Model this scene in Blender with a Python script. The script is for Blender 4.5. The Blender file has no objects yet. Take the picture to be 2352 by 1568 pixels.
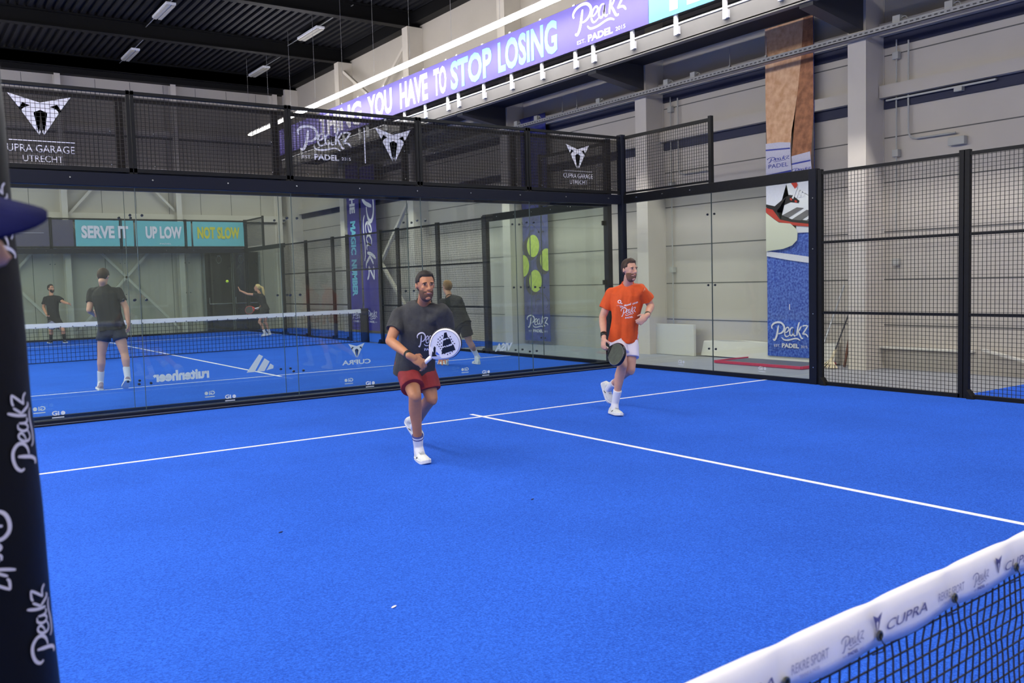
import bpy, math, random
import numpy as np
from mathutils import Vector, Matrix
from mathutils.bvhtree import BVHTree
random.seed(7)
SC = bpy.context.scene
COL = SC.collection
# ------------------------------------------------------------------ camera
CAM = Vector((-5.6018, -1.7080, 1.5758))
RT = Vector((0.81856256, -0.57377962, -0.02706057))
UP = Vector((0.0610589, 0.04007154, 0.99732948))
FW = Vector((0.57116297, 0.81802886, -0.06783541))
FPX = 2058.2
cd = bpy.data.cameras.new('camera'); cam = bpy.data.objects.new('camera', cd); COL.objects.link(cam)
cam.matrix_world = Matrix(((RT.x, UP.x, -FW.x, CAM.x), (RT.y, UP.y, -FW.y, CAM.y), (RT.z, UP.z, -FW.z, CAM.z), (0, 0, 0, 1)))
cd.sensor_width = 36.0; cd.lens = FPX / 2352 * 36.0; cd.clip_start = 0.05; cd.clip_end = 200
cd.dof.use_dof = True; cd.dof.focus_distance = 8.5; cd.dof.aperture_fstop = 5.6
SC.camera = cam
# ------------------------------------------------------------------ world and view
w = bpy.data.worlds.new('world'); SC.world = w; w.use_nodes = True
w.node_tree.nodes['Background'].inputs[0].default_value = (1.0, 0.97, 0.94, 1)
w.node_tree.nodes['Background'].inputs[1].default_value = 0.34
SC.view_settings.view_transform = 'Standard'; SC.view_settings.look = 'None'
SC.view_settings.gamma = 1.0; SC.view_settings.use_curve_mapping = False
SC.view_settings.exposure = 0.0
LED_STRENGTH = 80.0


def P(px, py, D):
    """3-D point seen at photo pixel (px,py), D metres along the view axis."""
    return CAM + D * (FW + (px - 1176) / FPX * RT - (py - 784) / FPX * UP)


def floorP(px, py):
    d = FW + (px - 1176) / FPX * RT - (py - 784) / FPX * UP
    return CAM + d * (-CAM.z / d.z)


def wall_pt(px, py, x):
    d = FW + (px - 1176) / FPX * RT - (py - 784) / FPX * UP
    return CAM + d * ((x - CAM.x) / d.x)


# ------------------------------------------------------------------ materials
def lin(c):
    return tuple(((v / 255) / 12.92 if v / 255 <= 0.04045 else ((v / 255 + 0.055) / 1.055) ** 2.4) for v in c) + (1.0,)


MATS = {}


def mat(name, rgb, rough=0.6, metal=0.0, spec=0.5, noise=0.0, nscale=20.0, bump=0.0, bscale=200.0, rgb2=None, coat=0.0, emit=0.0, detail=4.0):
    if name in MATS: return MATS[name]
    m = bpy.data.materials.new(name); m.use_nodes = True
    nt = m.node_tree; b = nt.nodes['Principled BSDF']
    b.inputs['Base Color'].default_value = lin(rgb)
    b.inputs['Roughness'].default_value = rough
    b.inputs['Metallic'].default_value = metal
    b.inputs['Specular IOR Level'].default_value = spec
    if coat: b.inputs['Coat Weight'].default_value = coat
    if emit:
        b.inputs['Emission Color'].default_value = lin(rgb); b.inputs['Emission Strength'].default_value = emit
    tc = nt.nodes.new('ShaderNodeTexCoord')
    if noise or rgb2:
        n = nt.nodes.new('ShaderNodeTexNoise'); n.inputs['Scale'].default_value = nscale; n.inputs['Detail'].default_value = detail
        nt.links.new(tc.outputs['Object'], n.inputs['Vector'])
        r = nt.nodes.new('ShaderNodeValToRGB')
        a = lin(rgb); c2 = lin(rgb2) if rgb2 else tuple(min(1, v * (1 + noise)) for v in a[:3]) + (1,)
        c1 = a if rgb2 else tuple(v * (1 - noise) for v in a[:3]) + (1,)
        r.color_ramp.elements[0].position = 0.35; r.color_ramp.elements[0].color = c1
        r.color_ramp.elements[1].position = 0.65; r.color_ramp.elements[1].color = c2
        nt.links.new(n.outputs['Fac'], r.inputs['Fac']); nt.links.new(r.outputs['Color'], b.inputs['Base Color'])
    if bump:
        n2 = nt.nodes.new('ShaderNodeTexNoise'); n2.inputs['Scale'].default_value = bscale; n2.inputs['Detail'].default_value = 5
        nt.links.new(tc.outputs['Object'], n2.inputs['Vector'])
        bp = nt.nodes.new('ShaderNodeBump'); bp.inputs['Strength'].default_value = bump; bp.inputs['Distance'].default_value = 0.01
        nt.links.new(n2.outputs['Fac'], bp.inputs['Height']); nt.links.new(bp.outputs['Normal'], b.inputs['Normal'])
    MATS[name] = m
    return m


def glass_mat(name, tint, rough=0.02):
    m = bpy.data.materials.new(name); m.use_nodes = True; nt = m.node_tree
    nt.nodes.remove(nt.nodes['Principled BSDF'])
    out = nt.nodes['Material Output']
    t = nt.nodes.new('ShaderNodeBsdfTransparent'); t.inputs[0].default_value = lin(tint)
    g = nt.nodes.new('ShaderNodeBsdfGlossy'); g.inputs['Roughness'].default_value = rough; g.inputs[0].default_value = (1, 1, 1, 1)
    f = nt.nodes.new('ShaderNodeFresnel'); f.inputs[0].default_value = 1.45
    mx = nt.nodes.new('ShaderNodeMixShader')
    ge = nt.nodes.new('ShaderNodeNewGeometry'); mr = nt.nodes.new('ShaderNodeMapRange')   # the same reflectance on both faces of the pane
    mr.inputs['To Min'].default_value = 1.45; mr.inputs['To Max'].default_value = 1 / 1.45
    nt.links.new(ge.outputs['Backfacing'], mr.inputs['Value']); nt.links.new(mr.outputs['Result'], f.inputs[0])
    nt.links.new(f.outputs[0], mx.inputs[0]); nt.links.new(t.outputs[0], mx.inputs[1]); nt.links.new(g.outputs[0], mx.inputs[2])
    nt.links.new(mx.outputs[0], out.inputs[0]); MATS[name] = m
    return m


def cloth_mat(name, rgb, opacity):
    """windbreak cloth woven with small open holes: part of the light passes straight through"""
    m = bpy.data.materials.new(name); m.use_nodes = True; nt = m.node_tree
    b = nt.nodes['Principled BSDF']; out = nt.nodes['Material Output']
    b.inputs['Base Color'].default_value = lin(rgb); b.inputs['Roughness'].default_value = 0.9; b.inputs['Specular IOR Level'].default_value = 0.1
    t = nt.nodes.new('ShaderNodeBsdfTransparent'); mx = nt.nodes.new('ShaderNodeMixShader'); mx.inputs[0].default_value = opacity
    nt.links.new(t.outputs[0], mx.inputs[1]); nt.links.new(b.outputs[0], mx.inputs[2]); nt.links.new(mx.outputs[0], out.inputs[0])
    MATS[name] = m
    return m


def turf_mat(name, a, b2):
    m = bpy.data.materials.new(name); m.use_nodes = True; nt = m.node_tree; b = nt.nodes['Principled BSDF']
    b.inputs['Roughness'].default_value = 0.95; b.inputs['Specular IOR Level'].default_value = 0.12
    tc = nt.nodes.new('ShaderNodeTexCoord')
    n = nt.nodes.new('ShaderNodeTexNoise'); n.inputs['Scale'].default_value = 95; n.inputs['Detail'].default_value = 6; n.inputs['Roughness'].default_value = 0.75
    n2 = nt.nodes.new('ShaderNodeTexNoise'); n2.inputs['Scale'].default_value = 0.9; n2.inputs['Detail'].default_value = 5
    nt.links.new(tc.outputs['Object'], n.inputs['Vector']); nt.links.new(tc.outputs['Object'], n2.inputs['Vector'])
    r = nt.nodes.new('ShaderNodeValToRGB'); r.color_ramp.elements[0].position = 0.3; r.color_ramp.elements[0].color = lin(a)
    r.color_ramp.elements[1].position = 0.7; r.color_ramp.elements[1].color = lin(b2)
    nt.links.new(n.outputs['Fac'], r.inputs['Fac'])
    mr = nt.nodes.new('ShaderNodeMapRange'); mr.inputs['To Min'].default_value = 0.92; mr.inputs['To Max'].default_value = 1.07
    mr.inputs['From Min'].default_value = 0.3; mr.inputs['From Max'].default_value = 0.7
    nt.links.new(n2.outputs['Fac'], mr.inputs['Value'])
    mx = nt.nodes.new('ShaderNodeMixRGB'); mx.blend_type = 'MULTIPLY'; mx.inputs[0].default_value = 1
    nt.links.new(r.outputs['Color'], mx.inputs[1]); nt.links.new(mr.outputs['Result'], mx.inputs[2])
    nt.links.new(mx.outputs[0], b.inputs['Base Color'])
    bp = nt.nodes.new('ShaderNodeBump'); bp.inputs['Strength'].default_value = 0.6; bp.inputs['Distance'].default_value = 0.01
    nt.links.new(n.outputs['Fac'], bp.inputs['Height']); nt.links.new(bp.outputs['Normal'], b.inputs['Normal'])
    MATS[name] = m
    return m


BLACK = mat('black_powder_coat', (22, 22, 24), 0.5, spec=0.25, noise=0.1)
NAVYST = mat('navy_steel', (17, 21, 36), 0.5, spec=0.25)
WIRE = mat('black_wire', (26, 26, 28), 0.5)
GLASS = glass_mat('toughened_glass', (247, 251, 248))
STEEL = mat('bolt_steel', (190, 192, 195), 0.25, metal=0.9)
WHITE = mat('white_paint', (232, 232, 236), 0.6)
LINE = mat('court_line_white', (240, 240, 244), 0.85, noise=0.05, nscale=90)
WALLM = mat('panel_grey', (188, 181, 170), 0.6, noise=0.025, nscale=1.3, bump=0.05, bscale=60)
COLM = mat('column_grey', (206, 199, 188), 0.5, noise=0.02, nscale=3)
GALV = mat('galvanised_steel', (150, 150, 152), 0.4, metal=0.3, noise=0.06)
FLOORM = mat('grey_epoxy', (150, 153, 160), 0.5, noise=0.04, nscale=3, detail=8)
TURF = turf_mat('blue_turf', (20, 68, 178), (64, 124, 248))
JOINT = mat('panel_joint', (96, 95, 92), 0.8)
GIRTSHADE = mat('girt_shade', (38, 42, 66), 0.7)
PRINTW = mat('white_print', (232, 230, 238), 0.6)
DECAL = mat('white_decal', (240, 243, 250), 0.6)
_nt = DECAL.node_tree; _tl = _nt.nodes.new('ShaderNodeBsdfTranslucent'); _tl.inputs[0].default_value = (.9, .92, .96, 1); _mx = _nt.nodes.new('ShaderNodeMixShader'); _mx.inputs[0].default_value = .45
_nt.links.new(_nt.nodes['Principled BSDF'].outputs[0], _mx.inputs[1]); _nt.links.new(_tl.outputs[0], _mx.inputs[2]); _nt.links.new(_mx.outputs[0], _nt.nodes['Material Output'].inputs[0])
NAVYPRINT = mat('navy_print', (92, 90, 140), 0.7)
CORD = mat('black_cord', (18, 19, 24), 0.7)
VINYL = mat('white_vinyl', (236, 233, 238), 0.5, bump=0.08, bscale=40)

# ------------------------------------------------------------------ mesh helpers
WL = {}


class MB:
    def __init__(s): s.v = []; s.f = []

    def add(s, vs, fs):
        k = len(s.v); s.v.extend([tuple(x) for x in vs]); s.f.extend([tuple(i + k for i in f) for f in fs])

    def box(s, x0, x1, y0, y1, z0, z1):
        s.add([(x0, y0, z0), (x1, y0, z0), (x1, y1, z0), (x0, y1, z0), (x0, y0, z1), (x1, y0, z1), (x1, y1, z1), (x0, y1, z1)],
              [(0, 3, 2, 1), (4, 5, 6, 7), (0, 1, 5, 4), (1, 2, 6, 5), (2, 3, 7, 6), (3, 0, 4, 7)])

    def obox(s, c, ax, ay, az):
        c = Vector(c); vs = []
        for k in (-1, 1):
            for i, j in ((-1, -1), (1, -1), (1, 1), (-1, 1)): vs.append(c + ax * i + ay * j + az * k)
        s.add(vs, [(0, 3, 2, 1), (4, 5, 6, 7), (0, 1, 5, 4), (1, 2, 6, 5), (2, 3, 7, 6), (3, 0, 4, 7)])

    def bar(s, a, b, w1, w2=None, up=Vector((0, 0, 1))):
        a = Vector(a); b = Vector(b); d = (b - a); L = d.length; d.normalize()
        if abs(d.dot(up)) > 0.95: up = Vector((1, 0, 0))
        sx = d.cross(up).normalized(); uy = sx.cross(d).normalized(); w2 = w2 or w1
        s.obox((a + b) / 2, d * (L / 2), sx * (w1 / 2), uy * (w2 / 2))

    def tube(s, a, b, r0, r1=None, n=12, caps=True):
        a = Vector(a); b = Vector(b); r1 = r0 if r1 is None else r1
        d = (b - a)
        if d.length < 1e-6: return
        d.normalize(); u = d.orthogonal().normalized(); v = d.cross(u)
        vs = []
        for c, r in ((a, r0), (b, r1)):
            for i in range(n):
                t = 2 * math.pi * i / n; vs.append(c + (u * math.cos(t) + v * math.sin(t)) * r)
        fs = [(i, (i + 1) % n, n + (i + 1) % n, n + i) for i in range(n)]
        if caps: fs += [tuple(range(n - 1, -1, -1)), tuple(range(n, 2 * n))]
        s.add(vs, fs)

    def path(s, pts, r, n=8):
        for i in range(len(pts) - 1): s.tube(pts[i], pts[i + 1], r, r, n)

    def ell(s, c, ax, ay, az, nu=20, nv=14):
        """ellipsoid with full axis vectors"""
        c = Vector(c); vs = [c + az]; fs = []
        for j in range(1, nv):
            p = math.pi * j / nv
            for i in range(nu):
                t = 2 * math.pi * i / nu
                vs.append(c + ax * (math.sin(p) * math.cos(t)) + ay * (math.sin(p) * math.sin(t)) + az * math.cos(p))
        vs.append(c - az); last = len(vs) - 1
        for i in range(nu):
            fs.append((0, 1 + i, 1 + (i + 1) % nu)); fs.append((last, 1 + (nv - 2) * nu + (i + 1) % nu, 1 + (nv - 2) * nu + i))
        for j in range(nv - 2):
            for i in range(nu):
                a = 1 + j * nu + i; b = 1 + j * nu + (i + 1) % nu; fs.append((a, a + nu, b + nu, b))
        s.add(vs, fs)

    def sph(s, c, r, nu=16, nv=10): s.ell(c, Vector((r, 0, 0)), Vector((0, r, 0)), Vector((0, 0, r)), nu, nv)

    def cap(s, a, b, r0, r1, n=16):
        s.tube(a, b, r0, r1, n); s.sph(a, r0, n, 10); s.sph(b, r1, n, 10)

    def loft(s, rings, closed=True):
        n = len(rings[0]); vs = [p for r in rings for p in r]; fs = []
        for k in range(len(rings) - 1):
            for i in range(n):
                a = k * n + i; b = k * n + (i + 1) % n; fs.append((a, b, b + n, a + n))
        if closed: fs.append(tuple(range(n - 1, -1, -1))); fs.append(tuple(range((len(rings) - 1) * n, len(rings) * n)))
        s.add(vs, fs)

    def grid(s, o, ux, uy, W, H, step, r, stepy=None):
        o = Vector(o); n = ux.cross(uy).normalized(); stepy = stepy or step
        for i in range(int(round(W / step)) + 1):
            c = o + ux * min(W, i * step); s.quadbar(c, c + uy * H, ux * r, n * r)
        for j in range(int(round(H / stepy)) + 1):
            c = o + uy * min(H, j * stepy); s.quadbar(c, c + ux * W, uy * r, n * r)

    def quadbar(s, a, b, p, q):
        s.add([a - p - q, a + p - q, a + p + q, a - p + q, b - p - q, b + p - q, b + p + q, b - p + q],
              [(0, 1, 5, 4), (1, 2, 6, 5), (2, 3, 7, 6), (3, 0, 4, 7)])

    def build(s, name, m, parent=None, smooth=False, bevel=0.0):
        v = np.array(s.v, dtype=float); c = (v.min(0) + v.max(0)) / 2 if len(v) else np.zeros(3)
        me = bpy.data.meshes.new(name); me.from_pydata((v - c).tolist(), [], s.f); me.update()
        me.materials.append(m)
        if smooth: me.polygons.foreach_set('use_smooth', [True] * len(me.polygons))
        return link(name, me, Vector(c), parent, bevel)


def link(name, me, c, parent=None, bevel=0.0):
    o = bpy.data.objects.new(name, me); COL.objects.link(o); WL[o.name] = Vector(c)
    if parent is not None: o.parent = parent; o.location = Vector(c) - WL[parent.name]
    else: o.location = c
    if bevel:
        b = o.modifiers.new('bevel', 'BEVEL'); b.width = bevel; b.segments = 2; b.limit_method = 'ANGLE'
    return o


def thing(name, label, cat, loc=(0, 0, 0), group=None, kind=None):
    o = bpy.data.objects.new(name, None); COL.objects.link(o); o.location = loc; WL[o.name] = Vector(loc)
    o.empty_display_size = 0.1
    return tag(o, label, cat, group, kind)


def tag(o, label=None, cat=None, group=None, kind=None):
    if label: o['label'] = label
    if cat: o['category'] = cat
    if group: o['group'] = group
    if kind: o['kind'] = kind
    return o


def struct(name, mb, m, label=None, bevel=0):
    o = mb.build(name, m, bevel=bevel); o['kind'] = 'structure'
    if label: o['label'] = label
    return o


def BX(name, m, parent, *a, bevel=0.0):
    b = MB(); b.box(*a); return b.build(name, m, parent, bevel=bevel)


# ------------------------------------------------------------------ printed marks and lettering
def plane(o, ux, uy, eps=0.004):
    o = Vector(o); ux = Vector(ux); uy = Vector(uy); n = ux.cross(uy).normalized() * eps
    return lambda u, v: o + ux * u + uy * v + n


def smooth_pts(pts, k=4):
    """Catmull-Rom through the points"""
    out = []; n = len(pts)
    for i in range(n - 1):
        p0 = pts[max(i - 1, 0)]; p1 = pts[i]; p2 = pts[i + 1]; p3 = pts[min(i + 2, n - 1)]
        for j in range(k):
            t = j / k; out.append(tuple(0.5 * (2 * p1[a] + (p2[a] - p0[a]) * t + (2 * p0[a] - 5 * p1[a] + 4 * p2[a] - p3[a]) * t * t + (3 * p1[a] - p0[a] - 3 * p2[a] + p3[a]) * t ** 3) for a in (0, 1)))
    out.append(pts[-1]); return out


def stroke(mb, pts, w, place, taper=True, k=4):
    q = smooth_pts(pts, k); n = len(q); L = []; 
    for i in range(n):
        a = q[max(i - 1, 0)]; b = q[min(i + 1, n - 1)]; dx, dy = b[0] - a[0], b[1] - a[1]; l = math.hypot(dx, dy) or 1
        t = i / (n - 1); ww = w / 2 * (0.55 + 0.45 * min(1, 5 * t, 5 * (1 - t))) if taper else w / 2
        nx, ny = -dy / l * ww, dx / l * ww
        L.append((q[i][0] + nx, q[i][1] + ny)); L.append((q[i][0] - nx, q[i][1] - ny))
    mb.add([place(*p) for p in L], [(2 * i, 2 * i + 1, 2 * i + 3, 2 * i + 2) for i in range(n - 1)])


PEAKZ = [(27, [(212, 1080), (202, 1045), (235, 1005), (300, 985), (360, 995), (400, 1040), (395, 1095), (355, 1135), (308, 1148)]),
         (28, [(310, 1030), (300, 1090), (285, 1165), (265, 1215), (243, 1240), (222, 1225)]),
         (19, [(405, 1135), (450, 1115), (478, 1080), (460, 1052), (428, 1072), (408, 1130), (420, 1175), (450, 1182), (492, 1155)]),
         (19, [(548, 1058), (515, 1058), (490, 1105), (492, 1150), (515, 1168), (540, 1135), (553, 1068)]),
         (19, [(553, 1068), (545, 1130), (558, 1168), (582, 1160)]),
         (23, [(638, 975), (612, 1060), (598, 1165)]), (20, [(670, 1028), (622, 1105)]), (22, [(622, 1105), (642, 1145), (668, 1195), (695, 1196)]),
         (19, [(685, 1035), (710, 1022), (768, 1022)]), (20, [(768, 1022), (728, 1080), (684, 1142)]), (20, [(684, 1142), (722, 1138), (748, 1150), (768, 1180)]),
         (20, [(360, 1195), (395, 1228), (470, 1230), (560, 1208), (610, 1208), (648, 1228)])]


def peakz(name, m, place, x0, y0, wd, ht, parent, padel=True, mirror=False, k=4, bold=1.0):
    """the script wordmark in the box (x0,y0)+(wd,ht) of the placing plane, with the small line beneath when asked"""
    bot = 1340 if padel else 1250
    def pl(u, v):
        a = (u - 195) / 580; b = (bot - v) / (bot - 975)
        if mirror: a = 1 - a
        return place(x0 + a * wd, y0 + b * ht)
    mb = MB()
    for ww, pts in PEAKZ: stroke(mb, pts, ww * bold, pl, k=k)
    o = mb.build(name, m, parent)
    if padel:
        f = ht / (bot - 975)
        text('small_lettering', 'PADEL', m, place, x0 + wd * .29, y0, wd * .46, f * 62, parent, bold=0.04)
        text('small_lettering', 'EST.', m, place, x0 + wd * .08, y0 + f * 8, wd * .16, f * 34, parent)
        text('small_lettering', '2015', m, place, x0 + wd * .80, y0 + f * 8, wd * .17, f * 34, parent)
    return o


def text(name, s, m, place, x0, y0, wd, ht, parent, bold=0.0, slant=0.0, mirror=False, sub=0):
    cu = bpy.data.curves.new('t', 'FONT'); cu.body = s; cu.size = 1; cu.offset = bold; cu.resolution_u = 3; cu.shear = slant
    t = bpy.data.objects.new('t', cu); COL.objects.link(t)
    dg = bpy.context.evaluated_depsgraph_get(); dg.update(); e = t.evaluated_get(dg); me = e.to_mesh()
    v = np.array([list(x.co) for x in me.vertices]); fs = [tuple(p.vertices) for p in me.polygons]; e.to_mesh_clear()
    bpy.data.objects.remove(t); bpy.data.curves.remove(cu)
    mn = v.min(0); sz = v.max(0) - mn; sz[sz < 1e-6] = 1
    uv = (v - mn) / sz
    if mirror: uv[:, 0] = 1 - uv[:, 0]
    mb = MB(); mb.add([place(x0 + p[0] * wd, y0 + p[1] * ht) for p in uv], fs)
    return mb.build(name, m, parent)


def polys(name, m, place, plist, parent):
    import bmesh
    bm = bmesh.new()
    for pl in plist:
        vs = [bm.verts.new(place(*p)) for p in pl]; bm.faces.new(vs)
    bmesh.ops.triangulate(bm, faces=bm.faces[:])
    mb = MB(); bm.verts.index_update(); mb.add([v.co.copy() for v in bm.verts], [tuple(v.index for v in f.verts) for f in bm.faces]); bm.free()
    return mb.build(name, m, parent)


EMB = [(0, 0), (325, 105), (213, -85), (158, -62), (178, -12), (98, -50), (150, -68), (185, -105), (188, -135), (25, -440), (8, -395), (70, -150), (62, -130), (0, -98)]


def emblem(m, place, cx, ytop, wd, ht, parent, name='emblem'):
    """two-horned angular badge, ytop the tip height"""
    L = []
    for s in (1, -1): L.append([(cx + s * a / 650 * wd, ytop + (b - 105) / 545 * ht) for a, b in EMB])
    return polys(name, m, place, L, parent)


def rect(name, m, place, x0, y0, x1, y1, parent, nx=1, ny=1):
    mb = MB(); vs = []; fs = []
    for j in range(ny + 1):
        for i in range(nx + 1): vs.append(place(x0 + (x1 - x0) * i / nx, y0 + (y1 - y0) * j / ny))
    for j in range(ny):
        for i in range(nx): a = j * (nx + 1) + i; fs.append((a, a + 1, a + nx + 2, a + nx + 1))
    mb.add(vs, fs); return mb.build(name, m, parent)
# ================================================================== the hall
XW = 7.6; YF = 31.3; ZC = 9.35
b = MB(); b.box(-16, 8.2, -12, 32, -0.2, 0.0); struct('floor', b, FLOORM)
b = MB(); b.box(XW, XW + 0.25, -12, 32, 0, 9.3); wr = struct('wall_right', b, WALLM)
b = MB()
for z in (0.70, 1.43, 2.19, 2.97, 3.67, 4.95, 6.6, 7.6): b.box(XW - 0.004, XW + .01, -12, YF, z - 0.009, z + 0.009)
b.build('panel_joints', JOINT, wr)
b = MB(); b.box(-16, XW, YF, YF + 0.25, 0, 9.0); wf = struct('wall_far', b, WALLM)
b = MB()
for i in range(20): x = XW - 1.1 * i - 0.35; b.box(x - .008, x + .008, YF - 0.004, YF + .01, 0, 8.7)
b.build('panel_joints', JOINT, wf)
# ribbed roof deck
DECKM = mat('black_roof_deck', (20, 20, 24), 0.6, spec=.3)
b = MB(); nx = 110; x0 = -16; stp = 24.2 / nx; prof = []
for i in range(nx):
    x = x0 + i * stp; prof += [(x, ZC), (x + stp * .45, ZC), (x + stp * .55, ZC + .09), (x + stp * .9, ZC + .09)]
prof.append((8.2, ZC)); n = len(prof)
b.add([(p[0], -12, p[1]) for p in prof] + [(p[0], 32, p[1]) for p in prof], [(i, i + 1, n + i + 1, n + i) for i in range(n - 1)])
b.box(-16, 8.2, -12, 32, ZC + .2, ZC + .3)
struct('ceiling', b, DECKM)
COLY = [-8.2, -3.15, 1.85, 6.85, 11.75, 16.6, 21.45, 26.2, 31.0]
k = 1
BEAMM = mat('black_roof_beam', (10, 10, 12), 0.6, spec=.2)
for y in COLY:
    b = MB()   # I-shaped roof beam
    b.box(-16, XW, y - .13, y + .13, 8.90, 8.93); b.box(-16, XW, y - .02, y + .02, 8.93, 9.3); b.box(-16, XW, y - .13, y + .13, 9.3, 9.34)
    struct('trim_%d' % k, b, BEAMM); k += 1
for y in COLY:
    b = MB()   # H-shaped wall column
    b.box(7.1, 7.125, y - .16, y + .16, 0, 8.9); b.box(7.125, XW, y - .045, y + .045, 0, 8.9); b.box(XW - .03, XW, y - .16, y + .16, 0, 8.9)
    b.box(7.13, 7.58, y - .155, y - .10, 0, 8.9)
    struct('trim_%d' % k, b, COLM); k += 1
b = MB(); b.box(-16, XW, 30.98, 31.3, 8.72, 9.3); struct('trim_%d' % k, b, BEAMM); k += 1
b = MB(); b.box(7.3, XW, -12, 31.3, 9.0, 9.32); struct('trim_%d' % k, b, BEAMM); k += 1
for i in range(len(COLY) - 1):        # girts between the columns, the shade beneath each painted as a dark strip
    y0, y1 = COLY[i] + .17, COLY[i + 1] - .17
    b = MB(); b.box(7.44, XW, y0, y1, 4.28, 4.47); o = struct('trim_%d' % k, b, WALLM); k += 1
    b = MB(); b.box(7.56, 7.598, y0, y1, 4.12, 4.28); b.build('shade_strip', GIRTSHADE, o)
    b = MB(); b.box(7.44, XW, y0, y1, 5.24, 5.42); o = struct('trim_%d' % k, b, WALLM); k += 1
    b = MB(); b.box(7.56, 7.598, y0, y1, 5.07, 5.24); b.build('shade_strip', GIRTSHADE, o)
for x in (-7.4, -4.0, -0.55, 3.1, 6.75):    # far wall columns
    b = MB(); b.box(x - .09, x + .09, 30.95, 30.975, 0, 8.7); b.box(x - .03, x + .03, 30.975, YF, 0, 8.7); b.box(x - .09, x + .09, YF - .03, YF, 0, 8.7)
    b.box(x + .035, x + .08, 30.99, 31.28, 0, 8.7); struct('trim_%d' % k, b, COLM); k += 1
for z0, z1 in ((4.0, 4.22), (6.9, 7.1)):
    b = MB(); b.box(-16, 7, 31.12, YF, z0, z1); o = struct('trim_%d' % k, b, COLM); k += 1
    b = MB(); b.box(-16, 7, 31.27, 31.3, z0 - .07, z0); b.build('shade_strip', JOINT, o)  # shade under the far wall beam, painted as a dark strip
BRACE = []
for a, c in (((-.42, 31.15, 4.15), (.75, 31.15, 5.5)), ((2.98, 31.15, 4.35), (1.9, 31.15, 5.5)), ((-.42, 31.15, .2), (2.95, 31.15, 3.9)), ((2.95, 31.15, .2), (-.42, 31.15, 3.9)),
             ((-.7, 31.15, .2), (-3.9, 31.15, 3.9)), ((-3.9, 31.15, .2), (-.7, 31.15, 3.9))):
    b = MB(); b.bar(a, c, .08, .08); struct('trim_%d' % k, b, COLM); k += 1
for a, c in (((7.3, 21.6, 8.6), (7.3, 26.05, 5.9)), ((7.3, 26.05, 8.6), (7.3, 21.6, 5.9)), ((7.3, 21.7, .3), (7.3, 26.0, 4.2)), ((7.3, 26.0, .3), (7.3, 21.7, 4.2))):
    b = MB(); b.bar(a, c, .09, .09); struct('trim_%d' % k, b, COLM); k += 1

# far dark glass double door
DG = mat('dark_door_glass', (30, 34, 38), 0.12, spec=0.6, rgb2=(50, 48, 50), nscale=1.6)
d = MB(); d.box(3.9, 5.95, 31.2, 31.298, 0, 2.9); door = struct('door_1', d, DG)
FR = mat('door_frame', (120, 124, 124), 0.5)
b = MB(); b.box(3.86, 3.93, 31.1, 31.3, 0, 2.9); b.box(5.9, 5.97, 31.1, 31.3, 0, 2.9); b.build('door_frame', FR, door)
b = MB(); b.box(4.9, 4.915, 31.17, 31.2, 0, 2.85); b.box(4.96, 4.975, 31.17, 31.2, 0, 2.85); b.build('mullion', FR, door)
for x0, x1 in ((4.05, 4.86), (5.0, 5.8)):
    b = MB(); b.tube((x0, 31.12, 1.02), (x1, 31.12, 1.02), .018); b.tube((x0, 31.12, 1.02), (x0, 31.12, 1.25), .014); b.tube((x1, 31.12, 1.02), (x1, 31.2, 1.02), .012)
    b.build('push_bar', STEEL, door)
for x in (4.45, 5.25):
    b = MB(); pts = [(x + .09 * math.sin(t), 31.15, 2.62 + .13 * math.cos(t)) for t in [i * math.pi / 8 for i in range(17)]]; b.path(pts, .008, 6)
    b.box(x - .06, x + .06, 31.14, 31.2, 2.74, 2.77); b.build('closer_cable', FR, door)

# ------------------------------------------------------------------ walkway along the right wall
XG = 5.8
wk = thing('walkway', 'long grey steel walkway running high along the right wall', 'walkway', (6.7, 10, 5.6))
FASC = mat('fascia_grey', (112, 110, 108), 0.5, noise=.04, nscale=2)
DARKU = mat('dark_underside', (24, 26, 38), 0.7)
b = MB(); b.box(XG, XG + .04, -10, 28, 5.58, 5.86); b.box(XG, XG + .12, -10, 28, 5.56, 5.60); b.build('fascia', FASC, wk)
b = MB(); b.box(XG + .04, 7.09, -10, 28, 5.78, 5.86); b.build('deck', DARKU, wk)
b = MB(); b.box(XG - .015, XG + .03, -10, 28, 5.86, 5.885); b.build('edge_trim', WHITE, wk)
b = MB(); b.box(XG - .01, XG + .02, -10, 28, 6.0, 6.02); b.tube((XG + .05, -10, 6.9), (XG + .05, 28, 6.9), .02, n=8); b.build('rail', BLACK, wk)
RAILW = mat('railing_grey', (205, 206, 208), 0.45)
for c0 in [1.85 - 5, 1.85] + COLY[3:7]:
    for j in range(5):
        y = c0 + .4 + j * 1.09
        if y < -3 or y > 27: continue
        b = MB(); b.box(XG - .05, XG - .005, y - .035, y + .035, 5.68, 6.9); b.box(XG - .05, XG, y - .075, y - .035, 5.69, 5.82); b.build('railing_post', RAILW, wk)
for y in COLY[2:7]:
    b = MB(); vs = [(5.85, 5.5), (7.09, 5.3), (7.09, 5.78), (5.85, 5.78)]
    b.add([(x, y - .12, z) for x, z in vs] + [(x, y + .12, z) for x, z in vs], [(0, 1, 2, 3), (7, 6, 5, 4), (0, 4, 5, 1), (1, 5, 6, 2), (2, 6, 7, 3), (3, 7, 4, 0)])
    b.build('cantilever_arm', mat('arm_grey', (62, 62, 66), .5), wk)
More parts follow.
